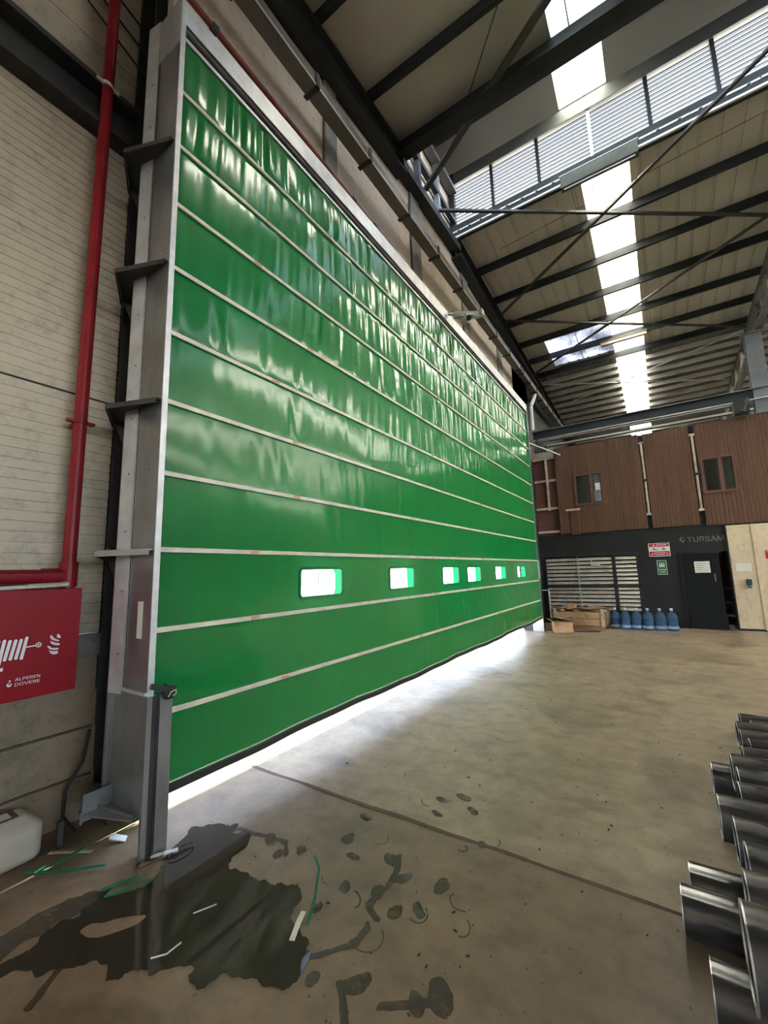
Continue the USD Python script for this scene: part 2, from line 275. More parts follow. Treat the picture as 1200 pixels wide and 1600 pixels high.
# ------------------------------------------------------------------ left wall
wl = thing('wall_left', 'beige ribbed sandwich panel wall on a bare concrete plinth', kind='structure')
def ribbed(z0, z1, pitch=0.075, y0=-6.0, y1=1.58, x=XW):
    n = max(2, int(round((z1-z0)/pitch))); p = (z1-z0)/n; pts = [(x-0.08, z0), (x, z0)]
    for k in range(1, n):
        zc = z0 + k*p; pts += [(x, zc-0.005), (x-0.007, zc-0.002), (x-0.007, zc+0.002), (x, zc+0.005)]
    pts += [(x, z1), (x-0.08, z1)]
    return profile([(a, b) for a, b in pts], y1-y0, 'y', (0, y0, 0))
for z0, z1 in ((1.30, 1.98), (1.985, 3.17), (3.178, 4.36), (4.366, 5.62)): obj('panel', ribbed(z0, z1), PANEL, wl)
for z0, z1 in ((5.62, 6.9), (6.91, 8.2), (8.21, 9.6)): obj('panel', ribbed(z0, z1, 0.4), PANEL, wl)
obj('ledge', bx(XW-0.1, XW+0.015, -6, 1.58, 1.12, 1.29, 0.004), PILASTER, wl)
pl = profile([(XW-0.12, 0), (XW+0.06, 0), (XW+0.05, 0.27), (XW+0.03, 0.3), (XW+0.02, 0.60), (XW+0.005, 0.62), (XW-0.005, 1.12), (XW-0.12, 1.12)], 7.58, 'y', (0, -6, 0))
obj('plinth', pl, CONC_WALL, wl)
for z, x in ((0.285, XW+0.042), (0.61, XW+0.014)):
    cr_ = [(x, y, z+0.012*(meshkit.noise(np.array([[y*2.5, z*9, 1.0]]))[0]-0.5)) for y in np.arange(-3, 1.6, 0.12)]
    obj('crack', cat_(*[bar(a, b, 0.02, 0.012) for a, b in zip(cr_[:-1], cr_[1:])]), JOINT, wl, 'dark course line in the concrete plinth')
# steel beam on the wall
bm = cat_(bx(XW+0.0, XW+0.015, -6, 1.56, 5.55, 5.98), bx(XW+0.015, XW+0.16, -6, 1.56, 5.93, 5.98), bx(XW+0.015, XW+0.16, -6, 1.56, 5.55, 5.6))
obj('steel_beam', bm, OLD_STEEL, wl)
obj('joint_strip', bx(XW-0.01, XW+0.004, -6, 1.58, 3.165, 3.18), WIRE, wl)
for (y, z, l) in ((0.4, 2.72, 0.5),): obj('drip_trim', bx(XW, XW+0.03, y-0.5, y+0.23, z, z+0.02), PALE_STEEL, wl)
for k in range(3): obj('cable', sweep([(XW+0.02, 0.2, 7.4-0.2*k), (XW+0.03, 1.0, 7.25-0.2*k), (XW+0.05, 1.7, 7.0-0.25*k)], 0.01, 6), WIRE, wl)
# old column and dark recess behind the new post, plus a filler added to block sun
obj('old_column', cat_(bx(XW, XW+0.02, 1.58, 1.86, 0, 9.2), bx(XW+0.02, -3.42, 1.70, 1.72, 0, 9.2), bx(-3.44, -3.42, 1.56, 1.86, 0, 9.2), bx(XW-0.15, XW, 1.57, 1.95, 0, 9.6), bx(XW, -3.3, 1.74, 1.9, 0, 9.2)), OLD_STEEL, wl)
# the wall over the door, with pilasters
wfr = thing('wall_front', 'beige panels and grey pilasters above the green door', kind='structure')
for y0, y1 in ((1.6, 3.64), (3.9, 6.0), (6.36, 8.35), (8.75, 10.8), (11.15, 13.9)): obj('upper_panel', bx(-3.3, -3.2, y0, y1, 6.3, 9.35, 0.006), PLASTER, wfr)
for y0, y1 in ((3.64, 3.9), (6.0, 6.36), (8.35, 8.75), (10.8, 11.15)): obj('pilaster', bx(-3.34, -3.16, y0, y1, 6.3, 9.3, 0.01), PILASTER, wfr)
obj('lintel', bx(-3.34, -3.12, 1.5, 12.3, 6.2, 6.32), OLD_STEEL, wfr)
obj('end_wall', bx(-3.4, -3.2, 12.2, 27, 0, 9.35), CHARCOAL, wfr)
obj('jamb', bx(-3.3, -3.1, 11.98, 12.25, 0, 6.3), OLD_STEEL, wfr)
obj('upper_panel', bx(-3.3, -3.2, 5.5, 8.0, 9.35, 10.95), PLASTER, wfr)

# ------------------------------------------------------------------ off-camera walls close the hall
wr = thing('wall_rear', 'beige wall behind the viewer', kind='structure')
obj('panel', bx(-3.9, 6, -12.2, -12, 0, 8.4), PANEL, wr); obj('panel', bx(14, 22, -12.2, -12, 0, 8.4), PANEL, wr); obj('panel', bx(6, 14, -12.2, -12, 0, 8.4), PANEL, wr)
wr2 = thing('wall_right', 'unseen wall far to the right of the hall, coloured dark to dim its reflection', kind='structure')
obj('panel', bx(22, 22.2, -12, 27, 0, 3.2), DIM_WALL, wr2); obj('panel', bx(22, 22.2, -12, 27, 5.9, 9.6), DIM_WALL, wr2); obj('panel', bx(22, 22.2, 8.5, 27, 3.2, 5.9), DIM_WALL, wr2)
for y in (-11.8, -8.8, -5.8, -2.8, 0.2, 3.2, 6.2): obj('mullion', bx(22, 22.15, y-0.1, y+0.1, 3.2, 5.9), GREY_STEEL, wr2)  # unseen window band, put in to light the left wall
wf = thing('wall_far', 'pale end wall of the hall beyond the partition', kind='structure')
obj('panel', bx(-3.4, 22, 27, 27.2, 0, 8.0), FAR_WALL, wf)

# ------------------------------------------------------------------ ceiling
SL, RZ, RY = 0.08, 9.25, 6.7
def rz(y): return RZ - SL*abs(y-RY)
ce = thing('ceiling', 'grey ribbed metal roof on dark purlins with white skylight strips', kind='structure')
def sheet(x0, x1, y0, y1, ribs=True, dz=0.0, zf=rz):
    w = x1-x0; n = max(1, int(round(w/0.29))); p = w/n; pts = [(x0, 0)]
    if ribs:
        for k in range(n):
            c = x0 + (k+0.5)*p; pts += [(c-0.032, 0), (c-0.02, 0.03), (c+0.02, 0.03), (c+0.032, 0)]
    pts += [(x1, 0)]
    top = [(x, z+0.03+(0.004)) for x, z in pts][::-1]
    top = [(x1, 0.036), (x0, 0.036)]
    poly = Polygon(pts + top)
    m = profile(poly, 1.0, 'y'); v = m.vertices
    yy = y0 + v[:, 1]*(y1-y0); v[:, 1] = yy; v[:, 2] += np.where(True, [zf(a) for a in yy], 0) + dz
    m.vertices = v; return m
ROWS_B = [8.0, 9.14, 10.33, 11.52, 12.71, 13.8, 14.85]
xe_l = [-3.38, -2.36, -1.46, -0.55]; xe_r = [0.28, 1.18, 2.08, 2.98, 3.88]
edges = list(zip(xe_l[:-1], xe_l[1:])) + list(zip(xe_r[:-1], xe_r[1:]))
for q, (x0, x1) in enumerate(edges):
    a, b, lift = x0-0.008, x1+0.008, 0.004*(q % 2)                  # the sheets lap by a few millimetres
    if x1 <= -0.5 and x0 > -3.0:                                   # translucent sheets added here in place of a bluish daylight sheen
        obj('roof_sheet', sheet(a, b, 7.9, 13.02, True, lift), SHEET, ce); obj('roof_sheet', sheet(a, b, 14.7, 15.2, True, lift), SHEET, ce)
        obj('sheen_skylight', sheet(a, b, 13.02, 14.7, True, lift), SKY_SHEEN, ce, 'translucent roof sheet added in place of a bluish daylight sheen on the metal')
    else: obj('roof_sheet', sheet(a, b, 7.9, 15.2, True, lift), SHEET, ce)
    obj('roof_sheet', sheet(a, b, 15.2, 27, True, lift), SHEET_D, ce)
    obj('roof_sheet', sheet(a, b, 0.9, 5.55, False, lift), SHEET, ce)
    obj('roof_sheet', sheet(a, b, -12, 0.9, False, lift), SHEET, ce)
for y0, y1 in ((7.9, 12.1), (12.1, 16.5), (16.5, 27.0)): obj('skylight', sheet(-0.55, 0.28, y0, y1-0.004, False), SKYLIGHT, ce, 'milky skylight strip')
obj('skylight', sheet(-0.55, 0.28, 3.4, 5.55, False), SKYLIGHT, ce, 'milky skylight strip')
obj('roof_sheet', sheet(-0.56, 0.29, -12, 3.4, False), SHEET, ce); obj('roof_sheet', sheet(-3.98, -3.37, -12, 1.7, False), SHEET, ce)
# the same roof carries on over the bays to the right
for bx0 in (6.6, 12.6, 18.6):
    for y0, y1, m in ((-12, 5.55, SHEET), (7.9, 27, SKYLIGHT)): obj('skylight' if m is SKYLIGHT else 'roof_sheet', sheet(bx0-1.2, bx0+0.4, y0, y1, False), m, ce)
xb = 3.88
for bx0 in (6.6, 12.6, 18.6, None):
    x1 = bx0-1.2 if bx0 else 22.2
    for y0, y1 in ((-12, 5.55), (7.9, 27)): obj('roof_sheet', sheet(xb, x1, y0, y1, False), SHEET, ce)
    xb = bx0+0.4 if bx0 else xb
# purlins
def purlin(y, h=0.18, m=DARK_STEEL, x0=-3.15, x1=22, z=None, w=0.06):
    zt = (rz(y) if z is None else z) - 0.001; t = 0.006
    poly = [(y, zt), (y+w, zt), (y+w, zt-0.02), (y+w-t, zt-0.02), (y+w-t, zt-t), (y+t, zt-t), (y+t, zt-h+t), (y+w-t, zt-h+t), (y+w-t, zt-h+0.02), (y+w, zt-h+0.02), (y+w, zt-h), (y, zt-h)]
    return obj('purlin', profile(poly, x1-x0, 'x', (x0, 0, 0)), m, ce)
for y in ROWS_B[1:]: purlin(y)
for y in (4.5, 3.32, 2.14, 0.95, -0.25, -1.45, -3.6, -6.0, -8.4, -10.8): purlin(y)
for y in (15.55, 16.05, 16.6, 17.15, 17.75, 18.3, 18.9, 19.5, 20.1, 20.7, 21.3): purlin(y, 0.13, PALE_STEEL)
for y in (22.4, 23.6, 24.8, 26.0): purlin(y, 0.14, PALE_STEEL)
# ridge vent: edge beams, louvres, its own little roof
obj('edge_beam', cat_(bx(-3.2, 22, 5.50, 5.62, 8.86, 9.16), bx(-3.2, 22, 5.40, 5.62, 8.84, 8.87)), DARK_STEEL, ce)
obj('edge_beam', cat_(bx(-3.2, 22, 7.93, 8.03, 9.06, 9.34), bx(-3.2, 22, 7.90, 8.03, 9.03, 9.07)), DARK_STEEL, ce)
obj('vent_flashing', bx(-3.2, 22, 7.86, 7.90, 8.98, 9.02), PALE_STEEL, ce)
def mz(y): return 10.98 - 0.22*abs(y-6.7)
for x0, x1 in ((-3.4, -1.89), (-1.9, -0.765), (0.065, 1.61), (1.60, 3.21), (3.2, 22)):
    obj('vent_sheet', sheet(x0, x1, 6.7, 8.25, False, 0, mz), SHEET, ce); obj('vent_sheet', sheet(x0, x1, 5.25, 6.7, False, 0, mz), SHEET, ce)
obj('skylight', sheet(-0.77, 0.07, 7.2, 7.93, False, 0, mz), SKYLIGHT, ce, 'milky skylight in the ridge vent')
obj('vent_sheet', sheet(-0.77, 0.07, 7.93, 8.25, False, 0, mz), SHEET, ce); obj('vent_sheet', sheet(-0.77, 0.07, 6.7, 7.2, False, 0, mz), SKYLIGHT, ce); obj('vent_sheet', sheet(-0.77, 0.07, 5.25, 6.7, False, 0, mz), SHEET, ce)
obj('vent_beam', bx(-3.2, 22, 7.02, 7.12, 10.62, 10.86), DARK_STEEL, ce)
obj('vent_beam', bx(-3.2, 22, 6.25, 6.35, 10.62, 10.86), DARK_STEEL, ce)
obj('vent_beam', bx(-3.2, 22, 7.92, 8.05, 10.38, 10.66), GREY_STEEL, ce)
obj('vent_beam', bx(-3.2, 22, 5.42, 5.55, 10.34, 10.66), DARK_STEEL, ce)
mull = [-3.2, -2.2, -1.25, -0.29, 0.65, 1.6, 2.55, 3.5]
for k, x in enumerate(mull):
    obj('louvre_mullion', bx(x-0.03, x+0.03, 7.95, 8.02, 9.34, 10.38), DARK_STEEL if k != 3 else PALE_STEEL, ce)
def slat(x0, x1, z):
    poly = [(7.93, z+0.0), (7.938, z-0.010), (8.02, z+0.026), (8.012, z+0.036)]
    return profile(poly, x1-x0, 'x', (x0, 0, 0))
for x0, x1 in zip(mull[:-1], mull[1:]):
    for k in range(12): obj('louvre_slat', slat(x0+0.03, x1-0.03, 9.36+k*0.083), VENT, ce)
obj('louvre_far', cat_(*[slat(3.53, 22, 9.36+k*0.083) for k in range(12)]), VENT, ce, 'louvre slats past the right edge', kind='stuff')
obj('louvre_near', cat_(*[profile([(13.4-a, b) for a, b in ((7.93, z), (7.938, z-0.01), (8.06, z+0.03), (8.052, z+0.04))][::-1], 25.2, 'x', (-3.2, 0, 0)) for z in 9.36+0.083*np.arange(12)]), VENT, ce, 'louvre slats on the hidden side of the ridge vent', kind='stuff')
# wall rafter and the vent's end frame over the door wall
def rafter(y0, y1, x0=-3.2, x1=-2.98, dz=0.19, h=0.4, n=1):
    a, b = np.array([(x0+x1)/2, y0, rz(y0)-dz-h/2]), np.array([(x0+x1)/2, y1, rz(y1)-dz-h/2])
    fl1 = bar(a+[0, 0, h/2], b+[0, 0, h/2], x1-x0, 0.02); fl2 = bar(a-[0, 0, h/2], b-[0, 0, h/2], x1-x0, 0.02); wb = bar(a, b, 0.015, h)
    return cat_(fl1, fl2, wb)
obj('rafter', rafter(-6, 5.6), DARK_STEEL, ce); obj('rafter', rafter(7.9, 14.2), DARK_STEEL, ce); obj('rafter', rafter(14.2, 26, h=0.3), DARK_STEEL, ce)
obj('rafter', bar((-3.09, 5.5, 8.72), (-3.09, 8.0, 8.78), 0.2, 0.16), DARK_STEEL, ce)
for y in (5.56, 6.25, 7.1, 7.97): obj('vent_post', bx(-3.16, -3.06, y-0.05, y+0.05, 8.8, mz(y)-0.02), DARK_STEEL if y != 7.1 else GREY_STEEL, ce)
obj('vent_chord', bar((-3.1, 5.5, 9.55), (-3.1, 8.0, 9.45), 0.1, 0.1), DARK_STEEL, ce)
obj('vent_chord', bar((-3.08, 5.5, 10.25), (-3.08, 7.95, 10.2), 0.16, 0.1), GREY_STEEL, ce)
# cross braces lying under the roof
BRACE = mat('brace_steel', (0.06, 0.055, 0.05), 0.5, 0.1)
def brace(x0, y0, x1, y1, r=0.03, dz=0.24, m=BRACE):
    obj('brace', bar((x0, y0, rz(y0)-dz), (x1, y1, rz(y1)-dz), 2*r, r*1.4), m, ce)
brace(-3.05, 7.0, 2.7, 10.8); brace(-2.95, 10.75, 2.3, 7.1); brace(-2.95, 11.1, 2.7, 14.95); brace(-3.15, 14.5, 2.7, 10.62, 0.03)
brace(-3.05, 6.43, 0.4, 4.3, 0.045); brace(-2.9, 17.6, 2.7, 15.2, 0.02, 0.2, PALE_STEEL); brace(-2.9, 15.4, 2.7, 18.4, 0.02, 0.2, PALE_STEEL)
for (a, b) in (((-1.97, 5.6), (-0.6, 4.05)),): obj('wire', rod((a[0], a[1], rz(a[1])-0.25), (b[0], b[1], rz(b[1])-0.25), 0.008, 5), WIRE, ce)
obj('wire', rod((-2.3, 8.6, 8.85), (2.6, 8.25, 8.9), 0.006, 5), RED_DARK, ce)
# thin seams across the skylights (sheet overlaps)
for y0, y1, x in ((3.4, 4.45, -0.32), (4.6, 5.5, -0.3), (8.0, 9.1, -0.36), (9.25, 10.3, -0.22), (10.4, 11.5, -0.3), (11.6, 12.7, -0.2), (12.8, 13.75, -0.28), (13.9, 14.8, -0.25)):
    obj('skylight_seam', bar((x, y0, rz(y0)-0.012), (x, y1, rz(y1)-0.012), 0.012, 0.012), WIRE, ce)
obj('skylight_seam', bar((-0.37, 7.2, mz(7.2)-0.012), (-0.33, 7.92, mz(7.92)-0.012), 0.012, 0.012), WIRE, ce)

# lattice girder and column at the right, deep in the hall
gd = thing('lattice_girder', 'grey lattice roof girder running into the distance at upper right', 'girder', (2.78, 0, 0))
def gz(y): return rz(y)-0.2
obj('top_chord', bar((0, 8.2, gz(8.2)-0.06), (0, 24, gz(24)-0.06), 0.14, 0.12), GREY_STEEL, gd)
obj('bottom_chord', bar((0, 8.2, gz(8.2)-0.72), (0, 24, gz(24)-0.62), 0.14, 0.12), GREY_STEEL, gd)
ys = np.arange(8.3, 24, 0.62)
for k, y in enumerate(ys[:-1]):
    y2 = ys[k+1]; m = GREY_STEEL if y < 14 else PALE_STEEL
    obj('web_bar', bar((0, y, gz(y)-0.1 if k % 2 else gz(y)-0.66), (0, y2, gz(y2)-0.66 if k % 2 else gz(y2)-0.1), 0.07, 0.07), m, gd)
cl = thing('hall_column', 'grey steel column standing on the back beam at right', 'column', (2.62, 13.98, 0))
obj('flange', bx(-0.17, 0.17, -0.12, -0.10, 5.47, 7.64), GREY_STEEL, cl); obj('flange', bx(-0.17, 0.17, 0.10, 0.12, 5.47, 7.64), GREY_STEEL, cl); obj('web', bx(-0.01, 0.01, -0.1, 0.1, 5.47, 7.64), GREY_STEEL, cl)
obj('head_plate', bx(-0.25, 0.3, -0.16, 0.16, 7.64, 7.68), GREY_STEEL, cl)
bb = thing('back_beam', 'dark steel beam spanning above the brown cladding', 'beam', (0, 13.9, 0))
obj('web', bx(-3.1, 6, -0.01, 0.01, 5.86, 6.14), DARK_STEEL, bb); obj('flange', bx(-3.1, 6, -0.09, 0.09, 6.13, 6.15), GREY_STEEL, bb); obj('flange', bx(-3.1, 6, -0.09, 0.09, 5.84, 5.86), PALE_STEEL, bb)
obj('bracket', cat_(bx(2.0, 2.3, -0.25, 0.02, 5.5, 5.84), bar((2.1, -0.3, 5.5), (2.25, -0.2, 5.85), 0.2, 0.05)), DARK_STEEL, bb)
for y, z, h in ((15.2, 6.2, 0.10), (15.5, 6.05, 0.08)):
    t = thing('far_rail', 'upper white rail seen in the gap below the dark back beam' if y < 15.3 else 'lower white rail seen in the gap above the brown cladding', 'rail', (0, y, z), group=None)
    obj('bar', bx(-3.1, 5.5, -0.05, 0.05, -h/2, h/2, 0.005), PALE_STEEL, t); obj('lip', bx(-3.1, 5.5, -0.08, -0.05, -h/2-0.02, -h/2+0.01), DARK_STEEL, t)

# ------------------------------------------------------------------ back wall
wb = thing('wall_back', 'two-storey partition: charcoal below, brown ribbed cladding above', kind='structure')
obj('lower_wall', cat_(bx(-3.3, -3.08, WY, WY+0.15, 0, 2.68), bx(-3.08, -0.52, WY, WY+0.15, 2.08, 2.68), bx(-3.08, -0.52, WY, WY+0.15, 0, 0.36), bx(-0.52, 0.47, WY, WY+0.15, 0, 2.68), bx(0.47, 1.5, WY, WY+0.15, 2.0, 2.68)), CHARCOAL, wb)
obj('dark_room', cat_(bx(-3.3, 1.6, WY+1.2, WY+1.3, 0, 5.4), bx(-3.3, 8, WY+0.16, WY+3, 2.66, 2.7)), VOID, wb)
obj('ledge', bx(-3.2, 6, WY-0.03, WY+0.02, 2.66, 2.70), DARK_STEEL, wb)
def clad(x0, x1, z0, z1, y=WY-0.05):
    n = max(2, int(round((x1-x0)/0.085))); p = (x1-x0)/n; pts = [(x0, y+0.05)]
    for k in range(n):
        a = x0+k*p; pts += [(a, y+0.006), (a+0.12*p, y), (a+0.78*p, y), (a+0.9*p, y+0.006)]
    pts += [(x1, y+0.006), (x1, y+0.05)]
    return profile(pts, z1-z0, 'z', (0, 0, z0))
for x0, x1, z0, z1, hole in ((-2.52, -0.19, 2.72, 5.47, (-2.0, -1.2, 3.56, 4.54)), (-0.08, 1.0, 2.72, 5.45, None), (1.12, 3.4, 2.70, 5.47, (1.16, 1.88, 3.54, 4.52)), (3.45, 6.2, 2.70, 5.47, None)):
    if hole is None: obj('cladding_panel', clad(x0, x1, z0, z1), BROWN, wb)
    else:
        h = hole; obj('cladding_panel', cat_(clad(x0, h[0], z0, z1), clad(h[1], x1, z0, z1), clad(h[0], h[1], z0, h[2]), clad(h[0], h[1], h[3], z1)), BROWN, wb)
obj('cladding_panel', clad(-2.2, -1.95, 2.68, 3.5, WY-0.07), BROWN, wb)
for x in (-0.135, 1.06):
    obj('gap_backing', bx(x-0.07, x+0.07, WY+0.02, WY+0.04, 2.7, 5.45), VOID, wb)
    obj('stud', rod((x, WY-0.03, 3.1), (x, WY-0.03, 5.2), 0.032, 10), BATTEN, wb)
    for z in (3.12, 4.1, 5.2): obj('clip', bx(x-0.06, x+0.06, WY-0.07, WY, z-0.03, z+0.03), BATTEN if z != 4.1 else DARK_STEEL, wb)
# open stud bay at the left end
obj('backing_board', bx(-3.2, -2.5, WY+0.1, WY+0.12, 2.7, 5.25), BROWN_D, wb)
for z in (2.82, 3.57, 4.48, 5.22): obj('stud', bx(-3.2, -2.15 if z < 3 else -2.5, WY+0.02, WY+0.09, z-0.035, z+0.035), BATTEN, wb)
obj('stud', bx(-2.83, -2.77, WY+0.0, WY+0.07, 3.5, 5.2), BATTEN, wb)
obj('sill', bx(-2.3, -1.9, WY-0.12, WY, 3.42, 3.48), BATTEN, wb)
# cream boards right of the black door
for x0, x1 in ((1.5, 2.0), (2.03, 3.2), (3.23, 4.6), (4.63, 6.2)): obj('cream_board', bx(x0, x1, WY-0.06, WY+0.04, 0.02, 2.65, 0.008), CREAM, wb)
for x in (2.015, 3.215, 4.615): obj('cover_strip', bx(x-0.035, x+0.035, WY-0.085, WY-0.05, 0.02, 2.65, 0.008), CREAM, wb)
obj('door_reveal', cat_(bx(1.47, 1.5, WY-0.05, WY+0.6, 0, 2.66), bx(0.44, 0.47, WY, WY+0.6, 0, 2.0)), CHARCOAL, wb)
obj('skirting', bx(1.5, 6.2, WY-0.07, WY-0.03, 0, 0.05), CHARCOAL, wb)
for z, m in ((1.0, DARK_STEEL), (0.62, DARK_WOOD), (0.3, GREY_STEEL)): obj('shelf', bx(1.29, 1.48, WY+0.25, WY+0.6, z, z+0.05), m, wb)

def window(n, x0, x1, z0, z1, split, label):
    w = thing(f'window_{n}', label, kind='structure')
    f = 0.05
    obj('frame', cat_(bx(x0, x1, WY-0.09, WY, z0, z0+f), bx(x0, x1, WY-0.09, WY, z1-f, z1), bx(x0, x0+f, WY-0.09, WY, z0+f, z1-f), bx(x1-f, x1, WY-0.09, WY, z0+f, z1-f)), BROWN_D, w)
    obj('mullion', bx(split-0.035, split+0.035, WY-0.085, WY, z0+f, z1-f), BROWN_D, w)
    for a, b in ((x0+f, split-0.035), (split+0.035, x1-f)):
        obj('sash', cat_(bx(a, b, WY-0.07, WY-0.02, z0+f, z0+f+0.03), bx(a, b, WY-0.07, WY-0.02, z1-f-0.03, z1-f), bx(a, a+0.03, WY-0.07, WY-0.02, z0+f, z1-f), bx(b-0.03, b, WY-0.07, WY-0.02, z0+f, z1-f)), DARK_WOOD, w)
        obj('pane', bx(a+0.03, b-0.03, WY-0.05, WY-0.044, z0+f+0.03, z1-f-0.03), GLASS_D, w)
    return w
w1 = window(1, -2.0, -1.2, 3.56, 4.54, -1.53, 'left brown-framed window in the cladding with a paper on its pane')
obj('notice', bx(-1.42, -1.25, WY-0.056, WY-0.051, 3.98, 4.2), PAPER, w1)
obj('blind', bx(-1.95, -1.57, WY+0.05, WY+0.06, 3.6, 4.5), mat('grey_green_blind', (0.16, 0.18, 0.15), 0.7), w1)
window(2, 1.16, 1.88, 3.54, 4.52, 1.57, 'right brown-framed dark window in the cladding')

# louvred shutters at floor level
sh = thing('louvre_shutter', 'bank of pale galvanised louvre shutters in the charcoal wall', 'shutter', (0, WY, 0))
obj('frame', cat_(bx(-3.08, -0.52, -0.03, 0.08, 2.0, 2.08), bx(-3.08, -0.52, -0.03, 0.08, 0.36, 0.42), bx(-3.08, -3.04, -0.03, 0.08, 0.42, 2.0), bx(-0.57, -0.52, -0.03, 0.08, 0.42, 2.0), bx(-3.08, -0.52, -0.03, 0.08, 1.08, 1.17)), DARK_STEEL, sh)
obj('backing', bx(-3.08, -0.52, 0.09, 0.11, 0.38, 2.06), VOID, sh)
cols = ((-3.03, -2.13), (-2.11, -1.2), (-1.1, -0.58))
for x in (-2.12, -1.15): obj('mullion', bx(x-0.012 if x < -2 else x-0.045, x+0.012 if x < -2 else x+0.045, -0.04, 0.06, 0.42, 2.0), GALV if x < -2 else DARK_STEEL, sh)
for x0, x1 in cols:
    for z0, n in ((0.43, 6), (1.18, 7)):
        for k in range(n):
            z = z0 + k*0.117
            obj('slat', profile([(-0.035, z+0.0), (-0.027, z-0.006), (0.026, z+0.074), (0.016, z+0.08)], x1-x0, 'x', (x0, 0, 0)), SLAT, sh)
obj('bracket', cat_(bx(-1.75, -1.5, -0.06, -0.03, 1.72, 1.75), bx(-1.75, -1.73, -0.06, -0.03, 1.75, 1.88)), PALE_STEEL, sh)
wp = obj('vertical_pipe', cat_(rod((-3.0, WY-0.12, 0.0), (-3.0, WY-0.12, 1.0), 0.025, 10), rod((-3.0, WY-0.12, 1.0), (-3.2, WY-0.12, 1.0), 0.018, 8)), PALE_STEEL, None, 'thin pale pipe standing at the left end of the shutters', 'pipe')

# black metal door, standing slightly open
d2 = thing('door_2', 'black dented metal door with a paper notice in the back wall', kind='structure', loc=(0.49, WY-0.02, 0), rz=math.radians(-4))
dd = bx(0, 0.78, -0.05, 0.0, 0.015, 1.95, 0.006)
dd = dd.subdivide_to_size(0.08); v = dd.vertices; v[:, 1] -= 0.012*(meshkit.fbm(v*4, 3, 3)-0.5)*(v[:, 1] < -0.04)
obj('leaf', dd, BLACK_DOOR, d2, smooth=30)
obj('kick_plate', bx(0.02, 0.8, -0.062, -0.048, 0.015, 0.35, 0.003), BLACK_DOOR, d2)
obj('notice', bx(0.25, 0.58, -0.058, -0.052, 1.45, 1.75), PAPER, d2)
for k in range(4): obj('print_line', bx(0.29, 0.29+0.2*(1-0.15*k), -0.0605, -0.058, 1.69-k*0.05, 1.70-k*0.05), GREYPRINT, d2)
obj('latch', bx(0.64, 0.67, -0.062, -0.05, 1.22, 1.42), GREY_STEEL, d2)
obj('frame', cat_(bx(-0.05, 0.0, -0.04, 0.02, 0, 2.0), bx(-0.05, 0.85, -0.04, 0.02, 1.96, 2.02)), CHARCOAL, d2)

# wall lettering and signs
FR, UPV = (1, 0, 0), (0, 0, 1)
lt = thing('wall_lettering', 'faded grey TURSAM lettering with a round emblem on the charcoal wall', 'lettering', (0, WY, 0))
DULL = mat('faded_lettering', (0.16, 0.155, 0.14), 0.6, var=0.25, vscale=9)
tm = place_text('TURSAM', 0.135, (0.64, -0.001, 2.275), FR, UPV, 0.004, True); tm.apply_translation((0.64, 0, 0)*np.array([-1, 1, 1])); s = 0.79/(tm.bounds[1][0]-tm.bounds[0][0]); tm.apply_scale([s, 1, 1]); tm.apply_translation((0.66-tm.bounds[0][0], 0, 0)); obj('letters', tm, DULL, lt)
obj('emblem', cat_(flat(circ(0.55, 2.36, 0.062).difference(circ(0.565, 2.36, 0.035)), (0, -0.001, 0), FR, UPV, 0.004), flat(Polygon([(0.53, 2.31), (0.6, 2.31), (0.56, 2.25)]), (0, -0.001, 0), FR, UPV, 0.004)), DULL, lt)
sg = thing('warning_sign', 'red and white rectangular warning sign on the charcoal wall', 'sign', (0, WY-0.01, 0))
obj('board', bx(-0.25, 0.25, -0.004, 0.009, 1.92, 2.29), SIGN_RED, sg)
obj('white_band', bx(-0.24, 0.24, -0.007, -0.004, 2.06, 2.19), WHITE_PRINT, sg)
obj('border', cat_(bx(-0.25, 0.25, -0.006, -0.004, 2.275, 2.29), bx(-0.25, 0.25, -0.006, -0.004, 1.92, 1.935), bx(-0.25, -0.235, -0.006, -0.004, 1.92, 2.29), bx(0.235, 0.25, -0.006, -0.004, 1.92, 2.29)), WHITE_PRINT, sg)
obj('pictogram', cat_(bx(-0.15, -0.04, -0.009, -0.007, 2.10, 2.125), bx(-0.14, -0.1, -0.009, -0.007, 2.125, 2.16), bx(0.06, 0.16, -0.009, -0.007, 2.10, 2.13), flat(circ(0.11, 2.145, 0.022), (0, -0.007, 0), FR, UPV)), GREYPRINT, sg)
obj('print_line', cat_(bx(-0.06, 0.18, -0.006, -0.004, 2.225, 2.245), flat(Polygon([(-0.15, 2.215), (-0.09, 2.215), (-0.12, 2.262)]), (0, -0.004, 0), FR, UPV), bx(-0.16, 0.16, -0.006, -0.004, 2.01, 2.025), bx(-0.12, 0.12, -0.006, -0.004, 1.965, 1.98), flat(Polygon([(-0.2, 1.98), (-0.17, 2.01), (-0.17, 1.95)]), (0, -0.004, 0), FR, UPV), flat(Polygon([(0.2, 1.98), (0.17, 1.95), (0.17, 2.01)]), (0, -0.004, 0), FR, UPV)), WHITE_PRINT, sg)
g2 = thing('assembly_point_sign', 'small green sign with white figures below the red warning sign', 'sign', (0.02, WY-0.01, 0))
obj('board', bx(-0.12, 0.12, -0.004, 0.009, 1.41, 1.82), SIGN_GREEN, g2)
obj('border', cat_(bx(-0.11, 0.11, -0.006, -0.004, 1.80, 1.81), bx(-0.11, 0.11, -0.006, -0.004, 1.42, 1.43), bx(-0.11, -0.1, -0.006, -0.004, 1.42, 1.81), bx(0.1, 0.11, -0.006, -0.004, 1.42, 1.81)), WHITE_PRINT, g2)
fig = []
